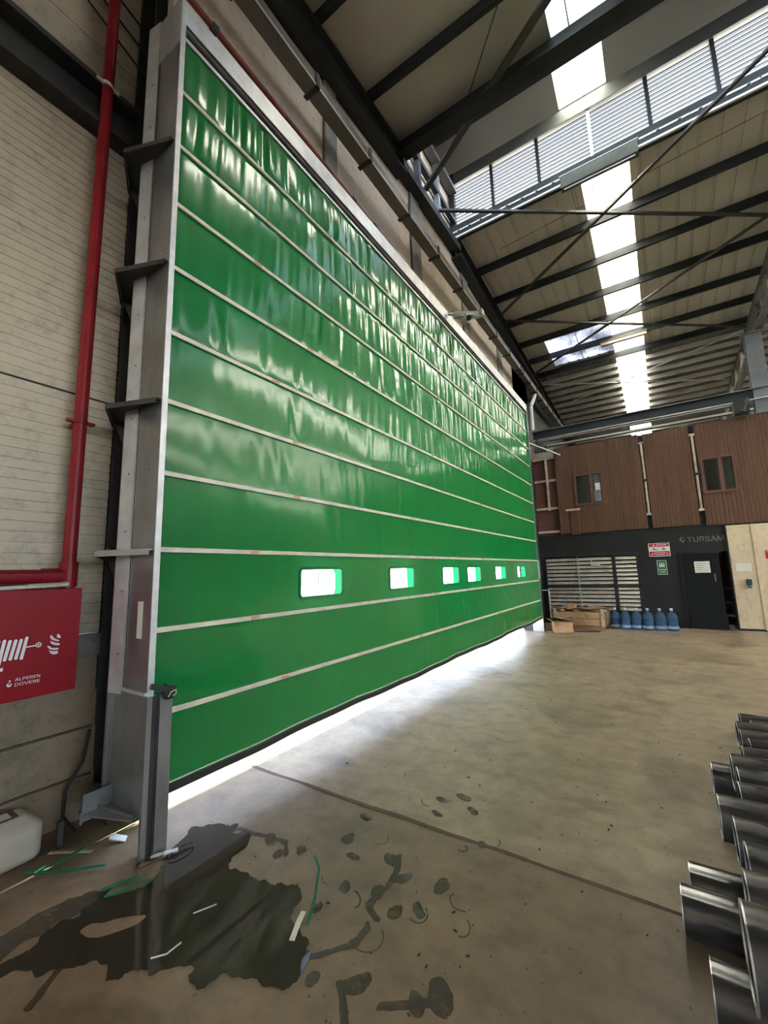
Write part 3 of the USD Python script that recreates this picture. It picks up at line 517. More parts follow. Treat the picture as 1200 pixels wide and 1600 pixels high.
for x in (-0.045, 0.0, 0.045): fig += [flat(circ(x, 1.735-abs(x)*0.3, 0.016), (0, -0.004, 0), FR, UPV), bx(x-0.018, x+0.018, -0.006, -0.004, 1.625, 1.71-abs(x)*0.3)]
obj('figures', cat_(*fig), WHITE_PRINT, g2)
t1 = place_text('TOPLANMA', 0.035, (-0.085, -0.004, 1.535), FR, UPV, 0.002, True); t1.apply_scale([1, 1, 1]); k = 0.17/(t1.bounds[1][0]-t1.bounds[0][0])
t1.vertices[:, 0] = -0.085 + (t1.vertices[:, 0]-t1.bounds[0][0])*k
t2 = place_text('ALANI', 0.04, (-0.07, -0.004, 1.47), FR, UPV, 0.002, True); k = 0.12/(t2.bounds[1][0]-t2.bounds[0][0]); t2.vertices[:, 0] = -0.06 + (t2.vertices[:, 0]-t2.bounds[0][0])*k
obj('lettering', cat_(t1, t2), WHITE_PRINT, g2)
nt = thing('framed_notice', 'small cream framed notice on the cream board', 'notice', (1.74, WY-0.062, 1.57))
obj('sheet', bx(-0.15, 0.15, -0.006, 0, -0.1, 0.1), PAPER, nt); obj('edge', cat_(bx(-0.16, 0.16, -0.01, 0, 0.1, 0.11), bx(-0.16, 0.16, -0.01, 0, -0.11, -0.1)), CREAM, nt)
dp = thing('wall_dispenser', 'dark teal hand dispenser on the cream board', 'dispenser', (1.8, WY-0.06, 1.15))
obj('body', bx(-0.05, 0.05, -0.1, 0, -0.02, 0.12, 0.015), TEAL, dp); obj('tray', bx(-0.035, 0.035, -0.09, -0.01, -0.1, -0.02, 0.015), GREY_STEEL, dp)
fs = thing('fire_sign', 'small red and white sign cut by the right edge of the view', 'sign', (2.3, WY-0.062, 1.87))
obj('board', bx(-0.11, 0.11, -0.005, 0, -0.1, 0.1), SIGN_RED, fs); obj('pictogram', cat_(bx(-0.06, 0.0, -0.008, -0.005, -0.06, 0.03), bx(0.02, 0.07, -0.008, -0.005, -0.06, 0.06), bx(-0.1, 0.1, -0.008, -0.005, 0.06, 0.075)), WHITE_PRINT, fs)

# ------------------------------------------------------------------ the green fabric door
STRIPS = [0.825, 1.36, 1.896, 2.432, 2.962, 3.496, 4.023, 4.564, 5.083, 5.588, 6.11]
HEM = 0.36
WIN = [(2.87, 3.49), (4.43, 5.05), (5.95, 6.58), (6.95, 7.60), (8.44, 9.12), (10.0, 10.72)]
WZ = (1.485, 1.752)
d1 = thing('door_1', 'huge closed green fabric lifting door with pale battens and six small windows', kind='structure')
def fabric(z0, z1, j, y0=1.5, y1=11.98, x=DX, dy=0.018, dz=0.04, holes=False, folds=True):
    if holes: dz = 0.0155; dy = 0.02
    ny, nz = int((y1-y0)/dy), max(3, int((z1-z0)/dz))
    Y, Z = np.meshgrid(np.linspace(y0, y1, ny+1), np.linspace(z0, z1, nz+1), indexing='ij')
    X = np.full_like(Y, x)
    if folds:
        t = (Z-z0)/(z1-z0)
        up = np.clip((j-4)/6.0, 0, 1)
        amp = 0.0036 + 0.0145*up**0.8
        amp = amp*(0.55+0.45*np.clip((Y-2)/5, 0, 1)) if j < 9 else amp
        sh = Y + 0.06*np.sin(Y*1.3+j)*(t-0.5)*(1 if j < 8 else 0.4)
        P = np.stack([sh*11.5, Z*0.4, np.full_like(Y, j*3.7)], -1)
        P2 = np.stack([sh*21.0, Z*0.8, np.full_like(Y, j*5.1+9)], -1)
        P3 = np.stack([Y*1.1, Z*1.5, np.full_like(Y, 2.0+j)], -1)
        f = (meshkit.noise(P, 3)-0.5)*2.0 + (meshkit.noise(P2, 5)-0.5)*0.6
        env = np.sin(np.pi*np.clip(t, 0.0, 1))**0.5
        big = (meshkit.fbm(P3, 2, 8)-0.5)*0.014 + 0.012*up
        X = X + amp*f*(0.25+0.75*env) + big*env
        if j <= 1:
            P4 = np.stack([Y*2.2+Z*2.5, Z*2.0-Y*0.5, np.full_like(Y, 7.0)], -1); X = X + (meshkit.fbm(P4, 3, 11)-0.5)*0.022*env
    v = np.stack([X, Y, Z], -1).reshape(-1, 3)
    if j == 0: v[:, 2] += (v[:, 2] < z0+0.02)*0.012*np.sin(v[:, 1]*2.2+0.6*np.sin(v[:, 1]*5))
    i, k = np.meshgrid(np.arange(ny), np.arange(nz), indexing='ij'); a = i*(nz+1)+k
    q = np.stack([a, a+nz+1, a+nz+2, a+1], -1).reshape(-1, 4)
    if holes:
        cy = (Y[:-1, :-1]+Y[1:, 1:]).reshape(-1)/2; cz = (Z[:-1, :-1]+Z[1:, 1:]).reshape(-1)/2; keep = np.ones(len(q), bool)
        for w0, w1 in WIN:
            inx = np.maximum(np.maximum(w0+0.045-cy, cy-(w1-0.045)), 0); inz = np.maximum(np.maximum(WZ[0]+0.045-cz, cz-(WZ[1]-0.045)), 0)
            keep &= ~(np.hypot(inx, inz) < 0.045)
        q = q[keep]
    return v, q
zs = [HEM+0.02] + STRIPS
for j in range(len(STRIPS)):
    obj('curtain_panel', fabric(zs[j], zs[j+1], j, holes=(j == 2)), GREEN, d1, smooth=True)
for j, z in enumerate(STRIPS):
    obj('batten', cat_(bx(DX+0.004, DX+0.022, 1.5, 11.98, z-0.018, z+0.018, 0.004), bx(DX-0.012, DX+0.006, 1.5, 11.98, z-0.014, z+0.014)), STRIP if j < 10 else GALV_B, d1)
    for q in range(3):
        y = 2.2 + 2.7*q + 1.3*random.random()
        if j < 10: obj('batten_mark', bx(DX+0.022, DX+0.0235, y, y+0.09, z-0.012, z+0.012), ORANGE, d1)
obj('gap_shade', bx(DX-0.02, DX-0.005, 1.5, 11.98, 6.12, 6.3), BLACK, d1, 'black strip painting the dark gap under the header')  # black strip added for the shade in the gap below the header
for w0, w1 in WIN:
    o = sbox(w0+0.04, WZ[0]+0.04, w1-0.04, WZ[1]-0.04)
    ring = o.buffer(0.058, 8).difference(o.buffer(0.034, 8))
    obj('window_rim', flat(ring, (DX-0.006, 0, 0), (0, 1, 0), (0, 0, 1), 0.014), GREEN, d1)
    obj('window_pane', flat(o.buffer(0.04, 8), (DX-0.001, 0, 0), (0, 1, 0), (0, 0, 1), 0.002), CLEAR, d1, 'clear vinyl window')
sy = np.linspace(1.5, 11.98, 120); seal = []
for a, b in zip(sy[:-1], sy[1:]):
    za, zb = HEM+0.012*math.sin(a*2.2+0.6*math.sin(a*5)), HEM+0.012*math.sin(b*2.2+0.6*math.sin(b*5))
    seal.append((a, b, za, zb))
obj('bottom_seal', cat_(*[bar((DX-0.03, a, za-0.015), (DX-0.03, b, zb-0.015), 0.09, 0.05) for a, b, za, zb in seal]), BLACK, d1, 'black rubber bottom seal')
obj('hem_piping', cat_(*[bar((DX+0.008, a, za+0.024), (DX+0.008, b, zb+0.024), 0.012, 0.007) for a, b, za, zb in seal]), STRIP, d1)
oc = [fabric(HEM+0.02, 1.36, 0, x=DX-0.1, dy=0.2, dz=0.2, folds=False), fabric(1.36, 1.896, 2, x=DX-0.1, holes=True, folds=False), fabric(1.896, 6.2, 5, x=DX-0.1, dy=0.3, dz=0.5, folds=False)]
obj('outer_curtain', cat_(*[trimesh.Trimesh(v, np.vstack([q[:, [0, 1, 2]], q[:, [0, 2, 3]]]), process=False) for v, q in oc]), GREEN_OUT, d1, 'outer green curtain layer')

# steel frame of the door
fr = thing('door_frame', 'galvanised steel guide posts and header framing the green door', 'door frame', (0, 0, 0))
def lip_post():
    x0 = -2.81
    poly = [(x0, 1.475), (x0, 1.515), (x0-0.004, 1.515), (x0-0.004, 1.485), (-3.10, 1.485), (-3.12, 1.47), (-3.24, 1.45), (-3.24, 1.44), (-3.118, 1.46), (-3.098, 1.475)]
    return profile(poly, 5.5, 'z', (0, 0, 0.95))
obj('guide_post', lip_post(), GALV_D, fr)
obj('guide_lip', bx(-2.812, -2.802, 1.474, 1.516, 0.95, 6.43, 0.002), GALV_B, fr, 'bright front lip of the post')
obj('post_flange', bar((-3.11, 1.462, 3.69), (-3.24, 1.437, 3.69), 5.5, 0.004, (0.18, 1, 0)), GALV_B, fr, 'bent flange of the post, coloured brighter as the side facing the light')  # lighter metal than the web, light on this face put into the colour
obj('post_back', cat_(bx(-3.26, -3.235, 1.44, 1.74, 0.3, 6.45), bx(-3.245, -3.23, 1.46, 1.75, 0.3, 6.45)), GALV_D, fr)
obj('post_side', bx(-3.24, -2.95, 1.60, 1.61, 0.96, 6.3), GALV_D, fr)
obj('post_seam', bx(-3.105, -3.1, 1.468, 1.486, 0.96, 6.45), OLD_STEEL, fr)
# lower wide cover of the guide
lc = [(-2.80, 1.475), (-2.80, 1.508), (-2.826, 1.512), (-2.826, 1.552), (-2.795, 1.556), (-2.795, 1.638), (-2.80, 1.642), (-2.83, 1.642), (-2.83, 1.478)]
obj('lower_cover', profile(lc, 0.955, 'z', (0, 0, 0.0)), GALV_D, fr)
obj('groove_shade', bx(-2.827, -2.822, 1.514, 1.55, 0.0, 0.95), OLD_STEEL, fr, 'dark strip painting the shade in the lower guide groove')  # dark strip laid in the channel to deepen its shade
obj('lower_web', cat_(bx(-3.28, -2.83, 1.478, 1.488, 0.24, 0.98), bx(-3.28, -3.265, 1.478, 1.75, 0.24, 0.98)), GALV_D, fr)
obj('lower_cap', bx(-3.16, -2.80, 1.455, 1.49, 0.965, 0.985), GALV_B, fr)
for z in (5.08, 4.03, 2.95, 1.89):
    t = Polygon([(-3.56, 1.50), (-3.22, 1.30), (-2.83, 1.45), (-2.83, 1.475), (-3.1, 1.47), (-3.26, 1.44), (-3.5, 1.56)])
    br = thing_br = obj('bracket', cat_(profile(t, 0.012, 'z', (0, 0, z)), bar((-3.56, 1.49, z-0.02), (-3.22, 1.295, z-0.012), 0.012, 0.035), bar((-3.22, 1.295, z-0.012), (-2.83, 1.45, z-0.012), 0.012, 0.035)), GALV_D if z < 2 else OLD_STEEL, fr)
    obj('bracket_foot', bar((-3.56, 1.52, z+0.05), (-3.40, 1.62, z-0.4), 0.05, 0.05), OLD_STEEL, fr)
obj('foot_bracket', cat_(profile(Polygon([(-3.62, 1.52), (-3.22, 1.30), (-2.86, 1.44), (-2.86, 1.478), (-3.26, 1.48), (-3.5, 1.6)]), 0.012, 'z', (0, 0, 0.235)), bar((-3.2, 1.40, 0.24), (-2.88, 1.46, 0.24), 0.012, 0.05), bar((-3.6, 1.53, 0.22), (-3.2, 1.31, 0.22), 0.012, 0.07), bx(-3.2, -3.19, 1.31, 1.5, 0.2, 0.36)), GALV_D, fr)
obj('foot_strut', bar((-3.05, 1.6, 0.23), (-2.86, 1.52, 0.005), 0.02, 0.05), GALV_D, fr)
bolts = []
for z in np.arange(1.2, 6.2, 0.42):
    for x in (-2.93, -3.16):
        b = trimesh.creation.cylinder(0.008, 0.012, sections=6); b.apply_transform(trimesh.transformations.rotation_matrix(math.pi/2, (1, 0, 0))); b.apply_translation((x, 1.476 if x > -3 else 1.452, z)); bolts.append(b)
for b in bolts: obj('bolt', b, GALV_D, fr)
obj('rating_plate', bx(-2.97, -2.91, 1.470, 1.476, 1.31, 1.55), PAPER, fr, 'small white rating plate on the post')
obj('header', cat_(bx(-2.83, -2.81, 1.475, 12.05, 6.20, 6.43), bx(-3.15, -2.83, 1.475, 12.05, 6.41, 6.43), bx(-2.90, -2.83, 1.52, 11.98, 6.19, 6.2)), GALV_B, fr)
obj('header_lip', bx(-2.812, -2.805, 1.5, 12.0, 6.195, 6.212), OLD_STEEL, fr)
obj('end_plate', cat_(Polygon and bx(-3.12, -2.81, 1.465, 1.475, 6.0, 6.43)), GALV, fr)
obj('guide_post', cat_(bx(-2.83, -2.80, 11.96, 12.02, 0, 6.3), bx(-3.3, -2.83, 12.0, 12.02, 0, 6.3)), GALV_D, fr)
obj('post_clip', bx(-2.84, -2.795, 11.955, 12.0, 1.40, 1.9), PALE_STEEL, fr)

# strap and plug hanging on the post
st = thing('ratchet_strap', 'black rubber plug with a metal clip hooked on the post cover', 'strap', (-2.79, 1.52, 0.97))
obj('strap', cat_(bar((-0.0, -0.03, 0.05), (0.01, 0.05, 0.02), 0.03, 0.035), bar((0.01, 0.05, 0.02), (0.02, 0.115, 0.0), 0.035, 0.06)), BLACK, st)
h = trimesh.creation.icosphere(2, 0.034); h.apply_scale((0.9, 1.3, 1.15)); h.apply_translation((0.015, 0.085, -0.015)); obj('plug', h, BLACK, st, smooth=True)
obj('clip', sweep([(0.045, 0.06, -0.03), (0.05, 0.075, 0.0), (0.045, 0.11, 0.005), (0.04, 0.115, -0.02), (0.045, 0.09, -0.03)], 0.003, 6), PALE_STEEL, st)

# ------------------------------------------------------------------ services along the door wall
du = thing('cable_duct', 'long straight grey-brown duct strapped below the roof over the door', 'duct', (-2.9, 0, 7.4))
obj('trunk', bx(-0.09, 0.09, -1, 18.5, 0, 0.16, 0.012), PVC, du)
for y in np.concatenate([np.arange(0.95, 12, 1.08), np.arange(12.0, 18.4, 0.8)]): obj('strap', cat_(bx(-0.11, 0.105, y-0.03, y+0.03, -0.015, 0.0), bx(0.09, 0.105, y-0.03, y+0.03, -0.015, 0.18)), OLD_STEEL, du)
obj('lip', bx(0.09, 0.1, -1, 18.5, -0.005, 0.012), PALE_STEEL, du)
sp = thing('sprinkler_pipe', 'thin dark red water pipe along the wall above the door header', 'pipe', (-3.02, 0, 0))
zp = lambda y: 6.93-0.038*y
obj('pipe', sweep([(0, -2, zp(-2)), (0, 8, zp(8)), (0, 12.7, zp(12.7))], 0.03, 10), RED_DARK, sp)
for y in (1.9, 4.05, 4.55, 5.9, 7.2, 9.4, 11.2):
    obj('clamp', cat_(bar((-0.18, y, zp(y)), (0.04, y, zp(y)-0.005), 0.05, 0.03), rod((0, y-0.03, zp(y)), (0, y+0.03, zp(y)), 0.042, 10)), OLD_STEEL, sp)
for y in (4.9, 6.7): obj('drop', cat_(rod((0.02, y, zp(y)), (0.12, y+0.05, zp(y)-0.2), 0.02, 8)), RED_DARK, sp)
cc = thing('security_camera', 'small white camera with bracket on the header above the door', 'camera', (-2.69, 6.75, 6.32))
obj('bracket', cat_(bar((-0.1, -0.15, 0.05), (0.28, 0.1, 0.02), 0.06, 0.03), bx(0.08, 0.2, -0.02, 0.1, -0.12, 0.02)), GALV_B, cc)
ch = bar((0.0, -0.12, 0.0), (0.32, 0.25, 0.08), 0.1, 0.1); obj('housing', ch, CAM_W, cc)
obj('lens', rod((0.24, -0.02, -0.1), (0.27, -0.1, -0.14), 0.045, 14), BLACK, cc); obj('bullet', rod((0.1, 0.02, -0.08), (0.24, -0.02, -0.1), 0.05, 14), CAM_W, cc)
obj('junction_box', bx(0.3, 0.42, 0.2, 0.32, 0.05, 0.17, 0.01), PALE_STEEL, cc)
dw = thing('downpipe', 'broken pale bracket and pipes where the duct ends at the back wall', 'pipe', (-3.0, 13.2, 0))
obj('pipe', rod((0.05, 0, 6.0), (0.05, 0, 6.8), 0.06, 12), PALE_STEEL, dw); obj('elbow', rod((0.05, 0, 6.8), (0.1, 0.5, 7.35), 0.06, 12), PALE_STEEL, dw); obj('stay', bar((0.0, -0.4, 5.5), (0.7, 0.5, 5.2), 0.04, 0.03), PALE_STEEL, dw); obj('bundle', cat_(*[rod((0.05+0.09*k, 0.2, 5.3), (0.1+0.09*k, 0.25, 5.75-0.08*k), 0.04, 8) for k in range(4)]), OLD_STEEL, dw)

# lamps
lf = thing('strip_light', 'unlit box-shaped strip light hanging under the ridge louvres', 'light', (-0.22, 7.76, 8.90))
obj('housing', bx(-0.63, 0.63, -0.07, 0.07, -0.13, 0.11, 0.008), LAMP_BODY, lf); obj('top_edge', bx(-0.64, 0.64, -0.08, 0.08, 0.105, 0.12), PALE_STEEL, lf); obj('tube', rod((-0.58, -0.02, -0.14), (0.58, -0.02, -0.14), 0.013, 8), TUBE_W, lf)
for x in (-0.5, 0.5): obj('hanger', rod((x, 0.0, 0.11), (x, 0.12, 0.2), 0.006, 6), WIRE, lf)
lf2 = thing('strip_light', 'pinkish strip light under the fifth purlin across the skylight', 'light', (-0.25, 13.72, 8.42))
obj('housing', bx(-0.62, 0.62, -0.06, 0.05, 0.03, 0.09, 0.008), LAMP_BODY, lf2); obj('diffuser', bx(-0.6, 0.6, -0.055, 0.045, -0.06, 0.03, 0.01), LAMP_PINK, lf2)
for x in (-0.5, 0.5): obj('hanger', rod((x, 0.02, 0.09), (x, 0.06, 0.14), 0.008, 6), WIRE, lf2)
lf3 = thing('strip_light', 'bare white fluorescent tube light up in the ridge vent', 'light', (-0.35, 6.95, 10.7))
obj('batten', bx(-0.5, 0.5, -0.03, 0.03, 0.02, 0.06), PALE_STEEL, lf3); obj('tube', rod((-0.45, 0, 0), (0.45, 0, 0), 0.03, 10), TUBE_W, lf3)
for x in (-0.46, 0.46): obj('holder', bx(x-0.02, x+0.02, -0.025, 0.025, -0.03, 0.03), PALE_STEEL, lf3)

# ------------------------------------------------------------------ fire hose cabinet and its pipe
fp = thing('fire_riser', 'red riser pipe climbing the beige panel wall to the roof', 'pipe', (-3.6, 1.28, 0))
obj('pipe', sweep([(0, 0, 1.62), (0, 0, 3.2), (0, 0.01, 7.6)], 0.044, 16), RED_PIPE, fp)
obj('tee', cat_(rod((0, 0, 1.66), (0, 0, 1.84), 0.058, 16), rod((0, 0.0, 1.74), (0, -0.16, 1.74), 0.054, 16)), RED_PIPE, fp)
fb = thing('branch_pipe', 'horizontal red branch pipe over the fire hose cabinet', 'pipe', (-3.6, 1.28, 1.74)); obj('pipe', rod((0, -0.15, 0), (0, -5, 0), 0.046, 16), RED_PIPE, fb)
for z in (5.95, 2.9): obj('clamp', cat_(rod((0, 0, z-0.015), (0, 0, z+0.015), 0.052, 16), bx(-0.15, 0.0, -0.02, 0.02, z-0.012, z+0.012), bx(-0.02, 0.03, -0.09, 0.09, z-0.01, z+0.01)), PALE_STEEL if z > 4 else RED_PIPE, fp)
obj('hose_end', cat_(rod((0.09, -0.75, 1.655), (0.07, -0.1, 1.675), 0.012, 8), rod((0.08, -0.25, 1.672), (0.07, -0.02, 1.68), 0.016, 8)), STRIP, fp)
fc = thing('fire_hose_cabinet', 'red metal fire hose cabinet with a white hose and flame symbol', 'cabinet', (-3.4, 1.3, 0.98))
obj('body', bx(-0.3, -0.02, -0.75, 0.0, 0.0, 0.67, 0.006), RED, fc)
obj('door', bx(-0.018, 0.0, -0.752, 0.002, -0.002, 0.672, 0.004), RED, fc)
E_, N_ = (0, 1, 0), (0, 0, 1)
def cp(poly): return flat(poly, (0.0005, 0, 0), E_, N_, 0.0012)
sym = []
for k in range(7):                                                  # the coiled hose, drawn as slanting bars
    y = -0.292 - 0.027*k; t, b = (0.372, 0.25) if k in (0,) else (0.362, 0.255)
    if k >= 4: t, b = 0.368, 0.225
    sym.append(cp(LineString([(y-0.012, b), (y+0.006, t)]).buffer(0.0085, 4)))
sym.append(cp(LineString([(-0.285, 0.315), (-0.235, 0.318)]).buffer(0.004)))
sym.append(cp(circ(-0.222, 0.32, 0.016).difference(circ(-0.222, 0.32, 0.011)))); sym.append(cp(sbox(-0.224, 0.307, -0.22, 0.333))); sym.append(cp(sbox(-0.235, 0.318, -0.209, 0.322)))
sym.append(cp(sbox(-0.405, 0.19, -0.389, 0.21)))
obj('hose_symbol', cat_(*sym), WHITE_PRINT, fc, 'white hose reel symbol')
fl_ = []
for pts in ([(-0.165, 0.375), (-0.15, 0.365), (-0.143, 0.35), (-0.118, 0.336), (-0.11, 0.331), (-0.118, 0.325), (-0.148, 0.338), (-0.163, 0.352)], [(-0.125, 0.378), (-0.108, 0.365), (-0.104, 0.345), (-0.115, 0.346), (-0.128, 0.355)],
            [(-0.162, 0.338), (-0.14, 0.322), (-0.105, 0.312), (-0.108, 0.299), (-0.135, 0.303), (-0.158, 0.318)], [(-0.178, 0.306), (-0.16, 0.301), (-0.15, 0.287), (-0.11, 0.284), (-0.112, 0.272), (-0.15, 0.276), (-0.166, 0.288)], [(-0.168, 0.281), (-0.15, 0.266), (-0.112, 0.266), (-0.116, 0.243), (-0.15, 0.248)]):
    fl_.append(cp(smooth_poly(pts, 1)))
obj('flame_symbol', cat_(*fl_), WHITE_PRINT, fc, 'white flame symbol')
tx = [place_text('ALPEREN', 0.018, (0.0005, -0.325, 0.118), E_, N_, 0.001), place_text('DOVERE', 0.018, (0.0005, -0.325, 0.088), E_, N_, 0.001)]
for t in tx:
    k = 0.125/(t.bounds[1][1]-t.bounds[0][1]); t.vertices[:, 1] = -0.325 + (t.vertices[:, 1]-t.bounds[0][1])*k
obj('maker_lettering', cat_(*tx), WHITE_PRINT, fc)
obj('maker_emblem', cat_(cp(circ(-0.352, 0.102, 0.012).difference(circ(-0.35, 0.106, 0.006))), cp(circ(-0.35, 0.124, 0.005))), WHITE_PRINT, fc)

# ------------------------------------------------------------------ things by the back wall
jp = [(0.0, 0.0), (0.125, 0.0), (0.14, 0.02), (0.14, 0.13), (0.132, 0.15), (0.14, 0.17), (0.14, 0.30), (0.132, 0.32), (0.13, 0.345), (0.10, 0.40), (0.045, 0.435), (0.03, 0.445), (0.03, 0.49), (0.0, 0.49)]
jug0 = None
jl = ['leftmost', 'second from left', 'third from left', 'fourth from left', 'fifth from left', 'rightmost']
for k, (x, y) in enumerate(((-1.2, 13.28), (-0.95, 13.2), (-0.69, 13.22), (-0.43, 13.2), (-0.16, 13.24), (0.1, 13.3))):
    lab = f'blue water jug, {jl[k]} of the six in a row by the charcoal wall'
    if jug0 is None:
        jug0 = thing('water_jug', lab, 'water jug', (x, y, 0), group=None)
        jm = lathe(jp, 28); jm.apply_scale((0.9, 0.9, 1.08)); obj('bottle', jm, JUG, jug0, smooth=40)
        cm = lathe([(0, 0.0), (0.034, 0.0), (0.036, 0.05), (0.03, 0.06), (0, 0.06)], 18); cm.apply_translation((0, 0, 0.505)); obj('cap', cm, CAP, jug0, smooth=40)
        wm = lathe([(0, 0.012), (0.108, 0.012), (0.116, 0.03), (0.116, 0.14), (0.11, 0.16), (0.116, 0.18), (0.116, 0.27), (0, 0.27)], 24); obj('water', wm, JUG_WATER, jug0, 'darker blue water filling the lower half', smooth=40)
        lm = lathe([(0.1265, 0.05), (0.1275, 0.05), (0.1275, 0.12), (0.1265, 0.12)], 28); obj('label_band', lm, JUG_LABEL, jug0, smooth=40)
    else: copy(jug0, (x, y, 0), 0.5*k, lab)
# pallet crate full of cardboard
cr = thing('pallet_crate', 'low wooden pallet crate heaped with torn cardboard', 'crate', (-2.03, 13.15, 0))
for y in (-0.42, 0.0, 0.42): obj('skid', bx(-0.62, 0.62, y-0.05, y+0.05, 0.0, 0.10), WOOD, cr)
for k in range(6): obj('deck_board', bx(-0.65, 0.65, -0.5+k*0.17, -0.36+k*0.17, 0.10, 0.125), WOOD, cr)
for z in (0.13, 0.31): obj('side_board', bx(-0.65, 0.65, -0.52, -0.495, z, z+0.165, 0.003), CARD, cr); obj('side_board', bx(-0.65, 0.65, 0.495, 0.52, z, z+0.165, 0.003), WOOD, cr)
for z in (0.13, 0.31): obj('end_board', bx(0.655, 0.68, -0.5, 0.5, z, z+0.165, 0.003), WOOD, cr); obj('end_board', bx(-0.68, -0.655, -0.5, 0.5, z, z+0.165, 0.003), WOOD, cr)
for x in (-0.6, 0.6): obj('corner_post', bx(x-0.04, x+0.04, -0.55, -0.52, 0.1, 0.56), BATTEN, cr)
def scrap(cx, cy, cz, w, d, tilt, rz_, m, parent=None, label=None, group=None):
    b = bx(-w/2, w/2, -d/2, d/2, -0.004, 0.004).subdivide_to_size(0.09); v = b.vertices; v[:, 2] += 0.05*(meshkit.noise(v*6+cx*9, 2)-0.5); b.vertices = v
    b.apply_transform(trimesh.transformations.euler_matrix(tilt[0], tilt[1], rz_)); b.apply_translation((cx, cy, cz)); return b
for k in range(14):
    x, y = rng.uniform(-0.6, 0.6), rng.uniform(-0.4, 0.4)
    o = obj('cardboard_scrap', scrap(-2.03+x, 13.15+y, 0.52+rng.uniform(-0.05, 0.12)*(1-abs(x)), rng.uniform(0.2, 0.45), rng.uniform(0.12, 0.3), (rng.uniform(-0.5, 0.5), rng.uniform(-0.4, 0.4)), rng.uniform(0, 3), CARD if k % 3 else CARD2), CARD if k % 3 else CARD2)
    tag(o, 'torn piece of brown cardboard heaped in the pallet crate', 'cardboard', 'cardboard scraps heaped in the crate')
def carton(label, cx, cy, w, d, h, rz_, m):
    t = thing('carton', label, 'box', (cx, cy, 0), rz_)
    s = 0.006
    for (a, b, c, e) in ((-w/2, w/2, -d/2, -d/2+s), (-w/2, w/2, d/2-s, d/2), (-w/2, -w/2+s, -d/2, d/2), (w/2-s, w/2, -d/2, d/2)): obj('side', bx(a, b, c, e, 0, h), m, t)
    obj('base', bx(-w/2, w/2, -d/2, d/2, 0, s), m, t)
    obj('flap', bar((0, -d/2, h), (0, -d/2-0.16, h+0.03), w*0.95, 0.006), m, t); obj('flap', bar((-w/2, 0, h), (-w/2-0.13, 0, h+0.07), d*0.9, 0.006), m, t); obj('flap', bar((w/2, 0, h), (w/2+0.1, 0, h+0.1), d*0.9, 0.006), m, t)
    obj('tape', bx(-w/2+0.12, -w/2+0.17, -d/2-0.002, -d/2, 0.02, h), CARD2, t)
    return t
carton('open brown carton standing in front of the pallet crate', -2.36, 12.1, 0.46, 0.42, 0.27, 0.35, CARD)
for k, (x, y, z) in enumerate(((-2.5, 12.2, 0.32), (-2.35, 12.1, 0.34), (-2.62, 12.35, 0.3), (-2.3, 12.3, 0.33))):
    o = obj('cardboard_sheet', scrap(x, y, z, 0.42, 0.22, (0.2-0.15*k, 0.25*(k % 2)), 0.7*k, CARD2), CARD2 if k % 2 else WIRE); tag(o, 'crumpled cardboard or black plastic sheet lying on the open carton', 'cardboard', 'sheets lying on the open carton')
o = obj('wood_offcut', cat_(bar((-2.1, 12.2, 0.012), (-1.5, 12.35, 0.012), 0.06, 0.02)), DARK_WOOD); tag(o, 'dark thin wood offcut on the floor before the crate', 'wood')
for k, (x, y, a) in enumerate(((-2.3, 11.85, 0.3), (-2.65, 11.9, 1.2), (-2.1, 11.95, 2.0))):
    o = obj('paper_scrap', scrap(x, y, 0.03, 0.18, 0.08, (0.05, 0.05), a, CARD2), CARD2); tag(o, 'pale paper scrap lying on the floor before the carton', 'paper', 'paper scraps before the carton')

# ------------------------------------------------------------------ heap of black steel tubes at the right
R0, PITCH = 0.1, 0.203
def tube(length=3.2, r=R0, w=0.009):
    o = m3.Manifold.cylinder(length, r, r, 40) - m3.Manifold.cylinder(length+0.2, r-w, r-w, 40).translate((0, 0, -0.1))
    me = o.to_mesh(); t = trimesh.Trimesh(me.vert_properties[:, :3], me.tri_verts); t.apply_transform(trimesh.transformations.rotation_matrix(math.pi/2, (0, 1, 0))); return t
cells = []
for k, top in enumerate((5.65, 4.75, 3.5, 2.0, 1.4)):
    for j in range(24):
        y = 1.36 + 0.1015*(k % 2) + PITCH*j; z = R0 + 0.1765*k
        if y <= top: cells.append((k, y, z))
special = {}                                                        # tubes that stand out of the heap
def near(y, z): return min(range(len(cells)), key=lambda i: (cells[i][1]-y)**2+(cells[i][2]-z)**2)
for (y, z, xe, lab) in ((2.17, 0.1, 0.0, 'lowest open-ended black tube sticking out near the bottom of the heap'), (2.58, 0.1, -0.08, 'black tube reaching furthest left out of the heap, on the floor'), (2.78, 0.1, -0.04, 'black tube just above and behind the furthest-reaching one'),
                        (2.78, 0.453, 0.115, 'black tube sticking out left from the middle of the heap'), (3.69, 0.276, 0.14, 'black tube sticking out left in the far part of the heap'),
                        (3.39, 0.453, 0.23, 'black tube on top of the heap just nearer than the far protruding one'), (2.98, 0.453, 0.22, 'black tube on top of the heap just beyond the middle protruding one'), (2.58, 0.453, 0.155, 'black tube on top of the heap just nearer than the middle protruding one'), (2.375, 0.453, 0.17, 'black tube on top of the heap, second nearer than the middle protruding one'),
                        (2.17, 0.453, 0.14, 'thick-looking black tube on top of the heap above the furthest-reaching ones'), (1.36, 0.806, 0.075, 'nearest and topmost black tube, large at the bottom right edge'), (5.6, 0.1, 0.5, 'furthest black tube of the heap, lying on the floor'), (5.42, 0.1, 0.56, 'second furthest black tube of the heap, set a little back')):
    special[near(y, z)] = (xe, lab)
proto = None
tr = np.random.default_rng(5)
